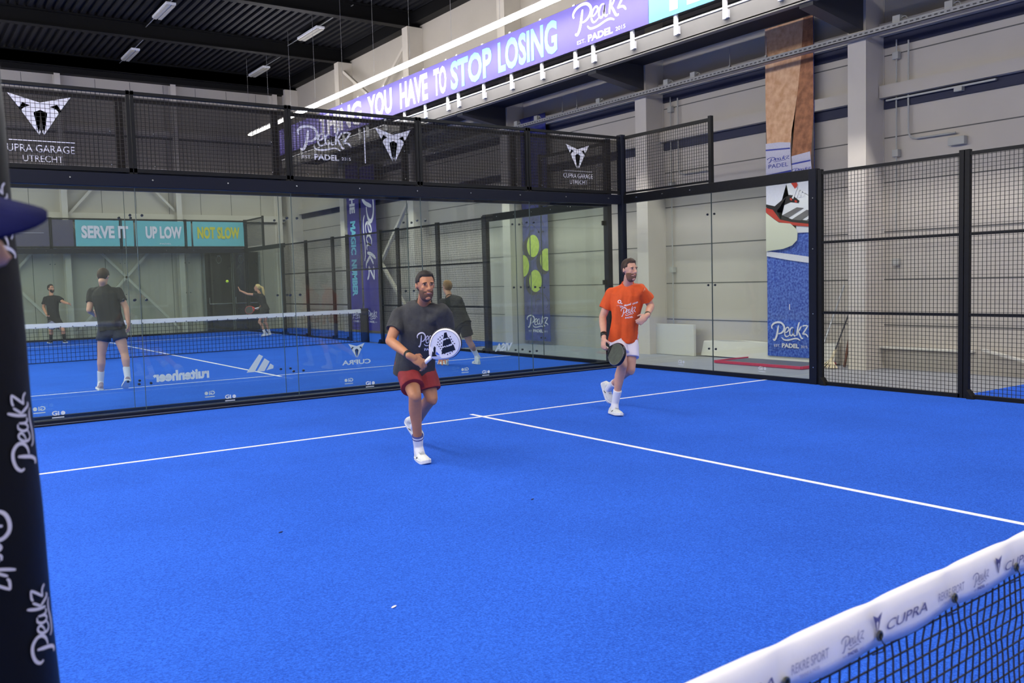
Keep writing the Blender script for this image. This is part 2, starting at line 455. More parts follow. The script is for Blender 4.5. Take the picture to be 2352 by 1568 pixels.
# banners on the walkway
PURP = mat('purple_banner', (74, 64, 140), 0.6, rgb2=(86, 76, 156), nscale=.35)
LBLU = mat('light_blue_banner', (86, 158, 184), 0.6)
CYAN = mat('cyan_print', (112, 196, 220), 0.6)
YB = 10.05
bn = MB(); bn.box(XG - .075, XG - .065, YB, 28, 6.02, 6.86)
bn = tag(bn.build('slogan_banner', PURP), 'long purple banner reading YOU HAVE TO STOP LOSING on the walkway railing', 'banner')
pl = plane((XG - .076, 28, 6.02), (0, -1, 0), (0, 0, 1))
for s, y0, y1, m in (('THE', 28, 26.9, PRINTW), ('ONLY', 26.6, 25.0, PRINTW), ('THING', 24.6, 21.6, PRINTW), ('YOU', 21.2, 19.75, PRINTW), ('HAVE', 19.3, 17.85, PRINTW), ('TO', 17.55, 16.95, PRINTW), ('STOP', 16.75, 15.0, CYAN), ('LOSING', 14.75, 12.65, CYAN)):
    if s in ('THE', 'ONLY'): continue
    text('lettering', s, m, pl, 28 - y0, .08, y0 - y1, .66, bn, bold=.035)
peakz('wordmark', PRINTW, pl, 28 - 12.15, .06, 1.55, .76, bn)
bn = MB(); bn.box(XG - .075, XG - .065, 3.5, YB - .01, 6.02, 6.86)
bn = tag(bn.build('blue_banner', LBLU), 'light blue banner with white letters at the top edge of the photo', 'banner')
text('lettering', 'TE', PRINTW, plane((XG - .076, YB, 6.02), (0, -1, 0), (0, 0, 1)), .3, .08, 1.1, .66, bn, bold=.05)
# cable tray
tr = thing('cable_tray', 'perforated galvanised cable tray hung below the walkway', 'cable tray', (7.0, 10, 5.2))
b = MB(); b.box(6.93, 6.94, -10, 20, 5.16, 5.24); b.box(6.93, 7.09, -10, 20, 5.16, 5.168); b.build('tray', GALV, tr)
SLOT = mat('slotted_face', (120, 120, 122), .5); nt = SLOT.node_tree; tc = nt.nodes['Texture Coordinate']
wv = nt.nodes.new('ShaderNodeTexWave'); wv.bands_direction = 'Y'; wv.inputs['Scale'].default_value = 3.4; nt.links.new(tc.outputs['Object'], wv.inputs[0])
cr = nt.nodes.new('ShaderNodeValToRGB'); cr.color_ramp.interpolation = 'CONSTANT'; cr.color_ramp.elements[0].color = lin((60, 60, 64)); cr.color_ramp.elements[1].position = .6; cr.color_ramp.elements[1].color = lin((150, 150, 152))
nt.links.new(wv.outputs[0], cr.inputs[0]); nt.links.new(cr.outputs[0], nt.nodes['Principled BSDF'].inputs['Base Color'])
BX('slotted_strip', SLOT, tr, 6.926, 6.93, -10, 20, 5.19, 5.21)
for y in (4.2, 8.5, 9.3, 13.6, 14.1, 18.3):
    b = MB(); b.tube((6.97, y, 5.2), (6.97, y, 5.6), .006, n=6); b.tube((6.95, y, 5.27), (6.99, y, 5.27), .02, n=6); b.build('threaded_rod', GALV, tr)
BOXM = mat('conduit_grey', (176, 176, 170), .5)
for i, (y, nm) in enumerate(((6.1, 'beside the right column'), (5.3, 'nearest the camera'), (10.9, 'just right of the second column'), (10.2, 'between the two columns'), (12.9, 'left of the second column'), (15.9, 'above the third column'), (15.1, 'near the tennis ball banner'))):
    jb = thing('junction_box', 'small grey junction box on the cable tray, ' + nm, 'junction box', (7.0, y, 5.24), 'junction boxes on the cable tray')
    b = MB(); b.box(6.96, 7.05, y - .06, y + .06, 5.24, 5.35); b.build('box', BOXM, jb, bevel=.005)
    b = MB(); pts = [(7.0, y - .06 - .06 * math.sin(t) - .03 * t, 5.3 - .05 * (1 - math.cos(t)) + .03 * math.sin(2 * t)) for t in [j * .3 for j in range(9)]]; b.path(pts, .007, 6); b.build('cable', BOXM, jb)
# conduits on the columns
for (y, lab) in ((6.45, 'right'), (11.35, 'middle'), (16.2, 'third'), (26.0, 'far')):
    cn = thing('conduit', 'thin grey conduit pipes running down the wall beside the %s column' % lab, 'conduit', (7.5, y, 3))
    b = MB(); b.tube((7.54, y, .1 if lab != 'right' else 2.2), (7.54, y, 5.15), .012, n=8); b.build('pipe', BOXM, cn)
    b = MB(); b.path([(7.54, y - .2, 5.1), (7.54, y - .2, 3.7), (7.54, y - .24, 3.62), (7.54, y - .32, 3.59), (7.54, y - .95, 3.585)], .014, 8); b.build('pipe', BOXM, cn)
    for z in (4.85, 3.35, 1.65): BX('socket_box', BOXM, cn, 7.5, 7.59, y - .05, y + .05, z, z + .11, bevel=.004)
BX('switch_box', BOXM, cn, 7.5, 7.59, 25.5, 25.6, 1.5, 1.65)
o = BX('wall_sensor', BOXM, None, 7.5, 7.59, 5.35, 5.6, 3.4, 3.52, bevel=.006); tag(o, 'small pale box on the right wall above the mesh fence', 'sensor box')
sb = thing('strip_lamp', 'thin unlit batten under the wall girt at upper right', 'lamp', (7.5, 5.6, 4.22))
b = MB(); b.box(7.49, 7.53, 4.9, 6.6, 4.225, 4.25); b.build('batten', BOXM, sb); BX('driver_box', BOXM, sb, 7.48, 7.58, 5.38, 5.5, 4.17, 4.24)

# ------------------------------------------------------------------ lamps
LEDM = bpy.data.materials.new('led_glow'); LEDM.use_nodes = True
nt = LEDM.node_tree; nt.nodes.remove(nt.nodes['Principled BSDF']); em = nt.nodes.new('ShaderNodeEmission')
em.inputs[0].default_value = (1.0, 0.965, 0.93, 1); em.inputs[1].default_value = LED_STRENGTH
nt.links.new(em.outputs[0], nt.nodes['Material Output'].inputs[0])
for x, y0, y1, lab in ((5.0, -9.5, 28.8, 'lit white LED line lamp hung along the right side of both courts'), (-5.0, -9.5, 28.8, 'lit white LED line lamp hung along the left side of both courts'),
                        (-8.6, -9.5, 28.8, 'added LED line lamp out of view on the left for fill light'), (-14.0, -9.5, 28.8, 'added LED line lamp out of view farthest left for fill light')):  # the two leftmost lamps are unseen, added to brighten the hall
    t = thing('line_lamp', lab, 'lamp', (x, 9, 6.8))
    b = MB(); b.box(x - .03, x + .03, y0, y1, 6.80, 6.86); b.build('housing', mat('lamp_white', (215, 215, 215), .4), t)
    b = MB(); b.box(x - .06, x + .06, y0, y1, 6.76, 6.80); b.build('light_bar', LEDM, t)
    y = y0 + .3
    while y < y1:
        b = MB(); b.tube((x, y, 6.86), (x, y, 9.34), .004, n=5); b.build('suspension_wire', GALV, t); y += 1.9
LAMPOFF = mat('batten_lens', (176, 172, 160), .4)
for x, y, lab in ((1.15, 24.15, 'nearer pale batten lamp on the dark ceiling at left'), (1.4, 29.4, 'farther pale batten lamp on the dark ceiling at left'), (5.45, 24.3, 'nearer pale batten lamp on the dark ceiling by the right wall'), (5.75, 29.7, 'farther pale batten lamp on the dark ceiling by the right wall')):
    t = thing('batten_lamp', lab, 'lamp', (x, y, 9.2), 'pale batten lamps under the roof')
    b = MB(); b.box(x - .13, x + .13, y - .75, y + .75, 9.16, 9.22); b.build('housing', WHITE, t)
    for s in (-1, 1): BX('lens', LAMPOFF, t, x + s * .065 - .045, x + s * .065 + .045, y - .72, y + .72, 9.125, 9.16)
    b = MB(); b.tube((x, y - 3, 9.24), (x, y + 2.5, 9.24), .012, n=6); b.build('feed_cable', GALV, t)
# ================================================================== courts
def court_turf(y0, y1, cy, lab, xs=5.0):
    b = MB(); b.box(-xs, xs, y0, y1, 0.0, 0.012)
    t = tag(b.build('court_turf', TURF), lab, 'artificial turf')
    for yy in (cy - 6.95, cy + 6.95):
        if y0 < yy < y1: BX('service_line', LINE, t, -xs, xs, yy - .025, yy + .025, 0.012, 0.0145)
    BX('centre_line', LINE, t, -.025, .025, max(y0, cy - 7.2), min(y1, cy + 7.2), 0.012, 0.0142)
    return t


court_turf(-10, 10, 0, 'bright blue turf of the near court with its white lines')
court_turf(10.5, 30.6, 20.6, 'bright blue turf of the second court behind the glass', 5.06)
for (x0, x1, y0, y1, lab) in ((5.1, 7.3, -10, 4.13, 'blue turf strip outside the fence at the right edge'), (5.25, 7.2, 16.5, 31, 'blue turf strip beside the second court below the vertical banners'),
                              (-9, -5.0, -10, 31, 'blue turf area to the left of the courts')):
    b = MB(); b.box(x0, x1, y0, y1, 0, .011); tag(b.build('side_turf', TURF), lab, 'artificial turf')


def bolts(mb, pts, nrm, r=.016):
    for p in pts: p = Vector(p); mb.tube(p, p + nrm * .02, r, r * .8, 10)


BRAND_G = DECAL


def gio(place, x, z, parent, mirror):
    """small maker's sticker: two letters and a dot over a thin line"""
    mb = MB(); c = (x + (.12 if not mirror else .02), z + .055)
    mb.add([place(c[0], c[1])] + [place(c[0] + .024 * math.cos(i * .524), c[1] + .024 * math.sin(i * .524)) for i in range(12)], [(0, 1 + i, 1 + (i + 1) % 12) for i in range(12)])
    mb.build('sticker_dot', DECAL, parent)
    text('sticker', 'Gi', DECAL, place, x + (0 if not mirror else .055), z + .03, .08, .055, parent, bold=.03, mirror=mirror)
    rect('sticker_line', DECAL, place, x, z, x + .13, z + .012, parent)


def back_fence(y, ft, label, banners=None, x5=5.0, sy=1, joints=True):
    """ten metre end wall: five glass panes to 3 m, wire mesh to 4 m. sy=+1 rails lie outward in +y"""
    f = thing('glass_fence', label, 'fence', (0, y, 0))
    o0, o1 = (y, y + .07) if sy > 0 else (y - .07, y)
    BX('base_rail', NAVYST, f, -x5 - .05, x5 + .05, o0, o1, 0, .075, bevel=.004)
    BX('rail_seam', mat('seam_grey', (120, 124, 130), .5), f, -x5, x5, y - .003 if sy > 0 else y - .075, y + .002, .03, .038)
    BX('glass_rail', NAVYST, f, -x5 - .05, x5 + .05, o0 - .01, o1 + .01, 2.84, 3.0, bevel=.005)
    BX('cap_rail', BLACK, f, -x5 - .05, x5 + .05, o0 + .01, o1 - .01, 3.02, 3.07)
    BX('top_rail', BLACK, f, -x5 - .05, x5 + .05, o0 + .01, o1 - .01, 3.96, 4.0)
    xs = [x5 - 2 * i * x5 / 5 for i in range(6)]
    for i in range(5):
        xa, xb = xs[i + 1], xs[i]
        b = MB(); b.box(xa + .004, xb - .004, y + .02, y + .032, .05, 2.9); g = b.build('glass_pane', GLASS, f)
        b = MB(); b.grid((xa + .02, y + .05, 3.07), Vector((1, 0, 0)), Vector((0, 0, 1)), xb - xa - .04, .89, .05, .0022); b.build('wire_mesh', WIRE, f)
    for i, x in enumerate(xs):
        if 0 < i < 5:
            BX('upper_post', BLACK, f, x - .045, x - .005, y + .01, y + .06, 3.0, 4.01); BX('upper_post', BLACK, f, x + .005, x + .045, y + .01, y + .06, 3.0, 4.01)
            BX('glass_seam', mat('seam_dark', (74, 90, 92), .4), f, x - .0028, x + .0028, y + .018, y + .034, .07, 2.85)
        else: BX('corner_post', NAVYST, f, x - .05, x + .05, y - .03, y + .09, 0, 4.03, bevel=.006)
    b = MB()
    for x in xs[1:5]:
        for z in (.42, 1.46, 2.5):
            bolts(b, [(x - .07, y + .02, z), (x + .07, y + .02, z)], Vector((0, -1, 0)), .018)
    b.build('glass_bolt', mat('bolt_dark', (60, 66, 74), .3, metal=.6), f)
    b = MB()
    bolts(b, [(x, y - .011 if sy > 0 else y - .08, 2.93) for x in [-x5 + .35 + .93 * i for i in range(11)]], Vector((0, -1, 0)), .012)
    bolts(b, [(x + s * .25, y + .012, z) for x in xs for s in (-1, 1) for z in (3.1, 3.5)], Vector((0, -1, 0)), .008)
    b.build('rail_bolt', STEEL, f)
    return f


fa = back_fence(10.0, 1, 'glass back wall of the near court with black mesh on top')
fb = back_fence(10.45, 1, 'glass back wall of the second court, close behind the near one', x5=5.06)
ff = back_fence(30.6, 1, 'far glass back wall of the second court under the teal banners', x5=5.3)
SEAMG = mat('gap_strip', (52, 54, 62), .8)
b = MB(); b.box(-9, 5.0, 10.07, 10.45, 0, .01); tag(b.build('gap_strip', SEAMG), 'dark strip of floor between the two glass walls', 'floor strip')

# stickers on the glass
plA = plane((0, 10.018, 0), (1, 0, 0), (0, 0, 1), .001); plB = plane((0, 10.468, 0), (1, 0, 0), (0, 0, 1), .001)
for x in (-4.06, -2.02, 0, 2.0): gio(plA, x, .10, fa, False)
for x in (-4.2, -2.15, -.12, 1.9): gio(plB, x, .12, fb, True)
text('glass_lettering', 'ruitenheer', DECAL, plB, -2.8, .38, .72, .14, fb, bold=.05, mirror=True)
rect('glass_line', DECAL, plB, -2.8, .335, -2.08, .342, fb)
polys('glass_emblem', DECAL, plB, [[(-1.57, .41), (-1.46, .41), (-1.33, .62), (-1.385, .65)], [(-1.43, .41), (-1.32, .41), (-1.24, .54), (-1.31, .59)], [(-1.29, .42), (-1.19, .44), (-1.185, .48), (-1.23, .51)]], fb)
emblem(DECAL, plB, .09, .71, .26, .21, fb, 'glass_emblem')
text('glass_lettering', 'CUPRA', DECAL, plB, -.15, .40, .46, .07, fb, bold=.03, mirror=True)
text('glass_lettering', 'VISA', DECAL, plB, 2.55, .42, .36, .13, fb, bold=.05, slant=-.25, mirror=True)

# windbreak cloths on the near back wall
CLOTH = cloth_mat('black_windbreak', (50, 46, 44), 0.78)
CLOTHB = cloth_mat('grey_windbreak', (96, 92, 112), 0.85)
TEAL = mat('teal_banner', (108, 188, 196), 0.7)
YEL = mat('yellow_print', (208, 202, 60), 0.7)


def cloth(y, xa, xb, m, label, z0=3.08, z1=3.94, nm='windbreak_cloth'):
    b = MB(); n = 24; vs = []; fs = []
    for j in range(7):
        for i in range(n + 1):
            x = xa + .03 + (xb - xa - .06) * i / n; z = z0 + (z1 - z0) * j / 6
            vs.append((x, y + .006 * math.sin(i * 1.3 + j), z))
    for j in range(6):
        for i in range(n): a = j * (n + 1) + i; fs.append((a, a + 1, a + n + 2, a + n + 1))
    b.add(vs, fs)
    return tag(b.build(nm, m, smooth=True), label, 'banner')


plC = plane((0, 10.052, 0), (1, 0, 0), (0, 0, 1), .002)
yC = 10.066
c1 = cloth(yC, 3, 5, CLOTH, 'black mesh banner with badge and CUPRA GARAGE UTRECHT, at the glass corner')
emblem(PRINTW, plC, 4.05, 3.81, .50, .40, c1); rect('print_line', PRINTW, plC, 3.75, 3.365, 4.36, 3.375, c1)
text('lettering', 'CUPRA GARAGE', PRINTW, plC, 3.74, 3.255, .63, .075, c1); text('lettering', 'UTRECHT', PRINTW, plC, 3.87, 3.155, .38, .07, c1)
cloth(yC, 1, 3, CLOTH, 'plain black mesh banner between the two badge banners on the right')
c3 = cloth(yC, -1, 1, CLOTH, 'black mesh banner with Peakz PADEL wordmark and horned badge')
peakz('wordmark', PRINTW, plC, -.86, 3.31, .80, .46, c3); rect('print_line', PRINTW, plC, .135, 3.30, .15, 3.80, c3)
emblem(PRINTW, plC, .60, 3.82, .58, .47, c3)
cloth(yC, -3, -1, CLOTH, 'plain black mesh banner left of the wordmark banner')
c5 = cloth(yC, -5, -3, CLOTH, 'black mesh banner with large badge, leftmost beside the padded post')
emblem(PRINTW, plC, -3.98, 3.87, .66, .46, c5); rect('print_line', PRINTW, plC, -4.32, 3.335, -3.63, 3.345, c5)
text('lettering', 'CUPRA GARAGE', PRINTW, plC, -4.42, 3.21, .78, .085, c5); text('lettering', 'UTRECHT', PRINTW, plC, -4.19, 3.10, .42, .075, c5)
# banners on the far wall
plF = plane((0, 30.60, 0), (1, 0, 0), (0, 0, 1), .002)
xf = [5.3 - 2.12 * .9 * i for i in range(6)]
xf = [5.27, 3.4, 1.5, -.36, -2.25, -4.1]
for i, (s, m, c, lab) in enumerate((('NOT SLOW', TEAL, YEL, 'teal far banner reading NOT SLOW in yellow'), ('UP LOW', TEAL, PRINTW, 'teal far banner reading UP LOW in white'), ('SERVE IT', TEAL, PRINTW, 'teal far banner reading SERVE IT in white'), (None, CLOTHB, None, 'grey mesh banner left of the teal SERVE IT banner'), (None, CLOTHB, None, 'grey mesh banner on the far wall hidden by the padded post'))):
    o = cloth(30.62, xf[i + 1], xf[i], m, lab)
    if s:
        wd = {0: 1.5, 1: 1.2, 2: 1.45}[i]; xm = (xf[i] + xf[i + 1]) / 2
        text('lettering', s, c, plane((0, 30.605, 0), (1, 0, 0), (0, 0, 1), .003), xm - wd / 2, 3.34, wd, .42, o, bold=.045)
    else:
        rect('print_line', mat('faded_print', (150, 148, 165), .8), plane((0, 30.605, 0), (1, 0, 0), (0, 0, 1), .003), xf[i + 1] + .1, 3.5, xf[i] - .9, 3.52, o)
text('small_lettering', 'PADEL', PRINTW, plane((0, 30.605, 0), (1, 0, 0), (0, 0, 1), .003), 2.3, 3.14, .38, .05, o)


def side_fence(x, ys, glass_end, label, door=None, tall=None, sgn=1, name='side_fence', z2=2.95):
    """side wall at x: glass panes from ys[0] towards ys[2], mesh bays after that. ys descending or ascending"""
    f = thing(name, label, 'fence', (x, (ys[0] + ys[-1]) / 2, 0))
    x0, x1 = (x, x + .06)
    d = 1 if ys[1] > ys[0] else -1
    ya, yb = sorted((ys[0], ys[2]))
    BX('base_rail', NAVYST, f, x0, x1, ya, yb, 0, .075, bevel=.004)
    BX('glass_rail', BLACK, f, x0 - .01, x1 + .01, ya, yb, 2.85, 3.0, bevel=.005)
    for i in range(2):
        a, c = sorted((ys[i], ys[i + 1])); BX('glass_pane', GLASS, f, x + .02, x + .032, a + .004, c - .004, .05, 2.9)
    a, c = sorted((ys[0], ys[1]))
    b = MB(); b.grid((x + .03, a + .05, 3.05), Vector((0, 1, 0)), Vector((0, 0, 1)), c - a - .08, .9, .05, .0024); b.build('wire_mesh', WIRE, f)
    BX('top_rail', BLACK, f, x0 + .01, x1 - .01, a, c, 3.95, 4.0); BX('mesh_rail', BLACK, f, x0 + .01, x1 - .01, a, c, 3.02, 3.05)
    yq = ys[1]; BX('upper_post', BLACK, f, x0, x1, yq - .03, yq + .03, 3.0, 4.03)
    BX('glass_seam', mat('seam_dark', (74, 90, 92), .4), f, x + .017, x + .035, yq - .004, yq + .004, .07, 2.86)
    b = MB(); 
    for z in (.42, 1.42, 2.52): bolts(b, [(x + .02, yq - .07, z), (x + .02, yq + .07, z)], Vector((-1, 0, 0)), .018)
    b.build('glass_bolt', mat('bolt_dark', (60, 66, 74), .3, metal=.6), f)
    b = MB(); bolts(b, [(x - .012, a + .4 + .62 * i, 2.93) for i in range(6)], Vector((-1, 0, 0)), .011)
    bolts(b, [(x - .002, ys[2] - d * .06, z) for z in (.25, 1.0, 1.9, 2.6)], Vector((-1, 0, 0)), .011); b.build('rail_bolt', STEEL, f)
    BX('wide_post', NAVYST, f, x0 - .02, x1 + .02, *sorted((ys[2] - d * .13, ys[2] - d * .01)), 0, 3.0, bevel=.006)
    for i in range(2, len(ys)):
        y = ys[i]; wd = .035
        BX('fence_post', BLACK, f, x0, x1, y - wd - .03, y - .004, 0, 2.98 if i < 99 else 3, bevel=.004); BX('fence_post', BLACK, f, x0, x1, y + .004, y + wd + .03, 0, 2.98, bevel=.004)
        b = MB(); b.add([(x - .05, y - d * -.07, 0), (x - .05, y - d * -.17, 0), (x - .05, y - d * -.07, .12), (x + .06, y - d * -.07, 0), (x + .06, y - d * -.17, 0), (x + .06, y - d * -.07, .12)],
                        [(0, 1, 2), (5, 4, 3), (0, 3, 4, 1), (1, 4, 5, 2), (2, 5, 3, 0)]); b.build('post_foot', BLACK, f)
    for i in range(2, len(ys) - 1):
        a, c = sorted((ys[i], ys[i + 1])); a += .04; c -= .04
        zb = 0.05
        gapd = door and door[0] <= (a + c) / 2 <= door[1]
        if gapd: zb = 2.0
        b = MB(); b.grid((x + .03, a, zb), Vector((0, 1, 0)), Vector((0, 0, 1)), c - a, z2 - zb, .05, .0024); b.build('wire_mesh', WIRE, f)
        BX('top_rail', BLACK, f, x0 + .01, x1 - .01, a, c, z2 - .04, z2)
        for z in ((1.02, 1.98) if not gapd else (1.98,)): BX('mid_rail', BLACK, f, x0 + .01, x1 - .02, a, c, z - .016, z + .016)
        if not gapd: BX('base_rail', BLACK, f, x0, x1, a, c, 0, .06)
    return f


fs = side_fence(5.0, [9.98, 8.0, 6.05, 4.0, 2.0, .75], 2, 'glass and black mesh fence along the right side of the near court')
plS = lambda u, v: Vector((5.018, u, v))
for y in (8.75, 7.1): gio(plane((5.018, y, 0), (0, -1, 0), (0, 0, 1), .001), 0, .12, fs, False)
fs2 = side_fence(5.1, [10.52, 12.55, 14.6, 16.6, 18.6, 19.6, 21.6, 22.6, 24.6, 26.6], 2, 'glass and black mesh fence along the right side of the second court', door=(19.6, 21.6))
# far end glass of that side
ff2 = thing('glass_fence', 'glass corner section at the far right end of the second court', 'fence', (5.2, 28.6, 0))
BX('glass_pane', GLASS, ff2, 5.22, 5.232, 26.7, 30.5, .05, 2.95); BX('glass_rail', BLACK, ff2, 5.2, 5.26, 26.66, 30.58, 2.86, 3.0); BX('base_rail', NAVYST, ff2, 5.2, 5.26, 26.66, 30.58, 0, .07)
b = MB(); b.grid((5.24, 28.6, 3.05), Vector((0, 1, 0)), Vector((0, 0, 1)), 1.95, .9, .05, .003); b.build('wire_mesh', WIRE, ff2)
BX('top_rail', BLACK, ff2, 5.21, 5.25, 28.6, 30.58, 3.95, 4.0); BX('upper_post', BLACK, ff2, 5.2, 5.26, 28.55, 28.61, 3.0, 4.03)
for z in (2.55, 1.5):
    bk = MB(); bk.box(4.93, 5.02, 10.47, 10.5, z - .04, z + .04); bk.build('glass_clamp', BLACK, fb)


# ------------------------------------------------------------------ nets
def court_net(y, label, x0=-5.0, x1=5.0, cell=.045, r=.0016, tz=.92, cz=.88, yend=None, detail=False, parts=None):
    n = thing('court_net', label, 'net', (0, y, 0))
    yend = y if yend is None else yend
    def Y(x): return y + (yend - y) * (x - x0) / (x1 - x0)
    def T(x): return cz + (tz - cz) * (x / 5.0) ** 2
    b = MB(); N = int((x1 - x0) / cell); M = int(.78 / cell)
    for i in range(N + 1):
        x = x0 + (x1 - x0) * i / N
        pts = [Vector((x + (.003 * math.sin(j * 2.1 + i) if detail else 0), Y(x) + (.004 * math.sin(i * .7 + j) if detail else 0), .02 + (T(x) - .10) * j / M)) for j in range(M + 1)]
        if detail and x < -2.2:
            for j in range(M): b.quadbar(pts[j], pts[j + 1], Vector((r, 0, 0)), Vector((0, r, 0)))
        else: b.quadbar(pts[0], pts[-1], Vector((r, 0, 0)), Vector((0, r, 0)))
    for j in range(M + 1):
        K = N if detail else 10
        xs = [x0 + (x1 - x0) * i / K for i in range(K + 1)]
        for i in range(K):
            a = Vector((xs[i], Y(xs[i]), .02 + (T(xs[i]) - .10) * j / M)); c = Vector((xs[i + 1], Y(xs[i + 1]), .02 + (T(xs[i + 1]) - .10) * j / M))
            b.quadbar(a, c, Vector((0, r, 0)), Vector((0, 0, r)))
    b.build('netting', CORD, n)
    return n, Y, T


nA, YA, TA = court_net(-.668, 'near net at lower right with a white band and black cords', cell=.0345, r=.0016, yend=-.068, tz=.873, cz=.868, detail=True)
# white vinyl band folded over the top cord
b = MB(); rings = []; NS = 700; GR = [-4.25 + .3333 * i for i in range(-2, 28)]
for i in range(NS + 1):
    x = -5 + 10 * i / NS; g = min(abs(x - gx) for gx in GR); pin = math.exp(-(g / .045) ** 2)
    z = TA(x); y = YA(x); th = .018 - .008 * pin; zb = z - .100 + .004 * math.cos(2 * math.pi * (x + 4.25) / .3333) + .003 * math.sin(x * 7)
    fold = .004 * math.sin((x + 4.25) * 160) * math.exp(-((g) / .03) ** 2)
    rings.append([Vector((x, y - .012 + .003 * pin, zb)), Vector((x, y - .016 - .004 * (1 - pin), zb + .03)), Vector((x, y - th - fold, z - .028)), Vector((x, y - th * .75, z - .009)), Vector((x, y - th * .3, z + .0 - .002 * pin)),
                  Vector((x, y + th * .3, z - .002 * pin)), Vector((x, y + th * .75, z - .009)), Vector((x, y + th, z - .03)), Vector((x, y + .013, zb)), Vector((x, y + .006, zb + .002)), Vector((x, y - .006, zb + .002))])
b.loft(rings); band = b.build('net_band', VINYL, nA, smooth=True)
dirv = Vector((10, .6, 0)).normalized()
plN = plane((-5, YA(-5) - .0215, 0), dirv, (0, 0, 1), .001)
for kx in range(-2, 16):
    e0 = 1.078 + .573 * kx
    if e0 < .5 or e0 > 9.3: continue
    emblem(NAVYPRINT, plN, e0, .853, .036, .044, band, 'band_emblem')
    text('band_lettering', 'CUPRA', NAVYPRINT, plN, e0 + .038, .806, .175, .022, band, slant=.2)
    text('band_lettering', 'REKRE SPORT', mat('pale_print', (140, 138, 168), .7), plN, e0 + .265, .812, .125, .02, band)
    text('band_lettering', 'TENNIS & PADEL', mat('pale_print', (140, 138, 168), .7), plN, e0 + .29, .798, .07, .007, band)
    peakz('band_wordmark', NAVYPRINT, plN, e0 + .435, .793, .085, .045, band, padel=True, k=2, bold=.7)
BRASS = mat('grommet_steel', (120, 120, 110), .3, metal=.9)
for gx in GR:
    if gx < -4.9 or gx > 4.9: continue
    y = YA(gx) - .0235; z = TA(gx) - .067
    b = MB(); pr = [Vector((gx + .0085 * math.cos(t), y, z + .0095 * math.sin(t))) for t in [j * math.pi / 6 for j in range(13)]]; b.path(pr, .0028, 6); b.build('grommet', BRASS, nA)
    b = MB(); b.tube((gx, y + .003, z), (gx, y + .001, z), .008, n=12); b.build('grommet_hole', CORD, nA)
    b = MB(); b.path([(gx, y - .001, z - .004), (gx + .007, y - .006, z - .02), (gx + .003, y - .006, z - .033), (gx - .004, y + .006, z - .04), (gx + .004, y + .02, z - .05)], .0014, 6); b.build('tie_cord', CORD, nA)
b = MB(); b.tube((5.03, -.07, 0), (5.03, -.07, .95), .04); b.build('net_post', BLACK, nA)
nB, YB2, TB = court_net(20.6, 'net of the second court seen through the glass', -5.0, 5.02, cell=.09, r=.004, tz=.90, cz=.885)
b = MB(); rg = []
for i in range(101):
    x = -5 + 10.0 * i / 100; z = TB(x) + .01; rg.append([Vector((x, 20.57, z - .10 + .004 * math.sin(i * 2))), Vector((x, 20.575, z)), Vector((x, 20.625, z)), Vector((x, 20.63, z - .10))])
b.loft(rg); bb = b.build('net_band', VINYL, nB)
b = MB()
for i in range(40): b.box(-4.9 + .25 * i, -4.88 + .25 * i, 20.56, 20.57, TB(-4.9 + .25 * i) - .085, TB(-4.9 + .25 * i) - .065)
b.build('grommet', CORD, bb)
BX('net_post', NAVYST, nB, 4.98, 5.2, 20.56, 20.64, 0, .93); BX('bottom_cord', CORD, nB, -5, 5, 20.59, 20.61, .02, .035)
BX('lacing_cable', CORD, nB, 4.965, 4.975, 20.59, 20.6, .02, .85)

# ------------------------------------------------------------------ posters hung on the right wall
SKIN1 = mat('poster_skin', (250, 206, 162), .7, rgb2=(228, 172, 126), nscale=9)
SKIN2 = mat('poster_skin_shade', (196, 134, 94), .7, rgb2=(150, 98, 68), nscale=9)
PBLU = mat('poster_turf', (22, 54, 160), .7, rgb2=(92, 124, 214), nscale=26, detail=8)
PGREY = mat('poster_grey', (112, 108, 110), .7)
PRED = mat('poster_red', (196, 56, 40), .7); PBLK = mat('poster_black', (34, 28, 30), .7)
SOCK = mat('poster_sock', (224, 222, 236), .7, noise=.04, nscale=40); SBLU = mat('poster_stripe', (72, 84, 176), .7); CREAM = mat('poster_cream', (226, 226, 204), .7)
yL, yR, XP = 8.88, 7.88, 7.42
lb = MB(); lb.box(XP, XP + .01, yR, yL, .10, 5.88)
lb = tag(lb.build('wall_poster', PBLU), 'tall wall poster of bare legs in white socks and sports shoes on blue turf', 'poster')
def layer(e): return plane((XP, yL, 0), (0, -(yL - yR), 0), (0, 0, 1), e)
def PC(pts, off=(1740, 300), sc=4.9):   # picture measurements on the poster to poster coordinates
    L = []
    for cx, cy in pts:
        q = wall_pt(off[0] + cx / sc, off[1] + cy / sc, XP); L.append((min(1, max(0, (yL - q.y) / (yL - yR))), min(5.87, q.z)))
    return L
PWH = mat('poster_white', (232, 230, 236), .7)
rect('backdrop', mat('poster_backdrop', (120, 108, 100), .8, rgb2=(70, 54, 50), nscale=2), layer(.003), 0, 2.3, 1, 5.88, lb)
F = lambda pts: PC(pts, (0, 0), 1)
polys('far_leg', SKIN2, layer(.006), [F([(1836, 30), (1868, 30), (1869, 260), (1865, 330), (1863, 365), (1818, 365), (1822, 320), (1830, 230)])], lb)
polys('near_leg', SKIN1, layer(.009), [F([(1750, 30), (1846, 30), (1841, 130), (1834, 200), (1826, 260), (1819, 300), (1817, 335), (1762, 335), (1750, 250)])], lb)
polys('sock', SOCK, layer(.009), [PC([(380, 290), (595, 232), (615, 460), (637, 560), (637, 860), (500, 820), (440, 620), (385, 480)])], lb)
polys('sock', SOCK, layer(.012), [PC([(95, 150), (250, 130), (375, 132), (380, 350), (400, 560), (340, 640), (330, 750), (200, 860), (95, 850)])], lb)
polys('sock_stripe', SBLU, layer(.015), [PC([(95, 215), (370, 190), (372, 206), (95, 232)])], lb)
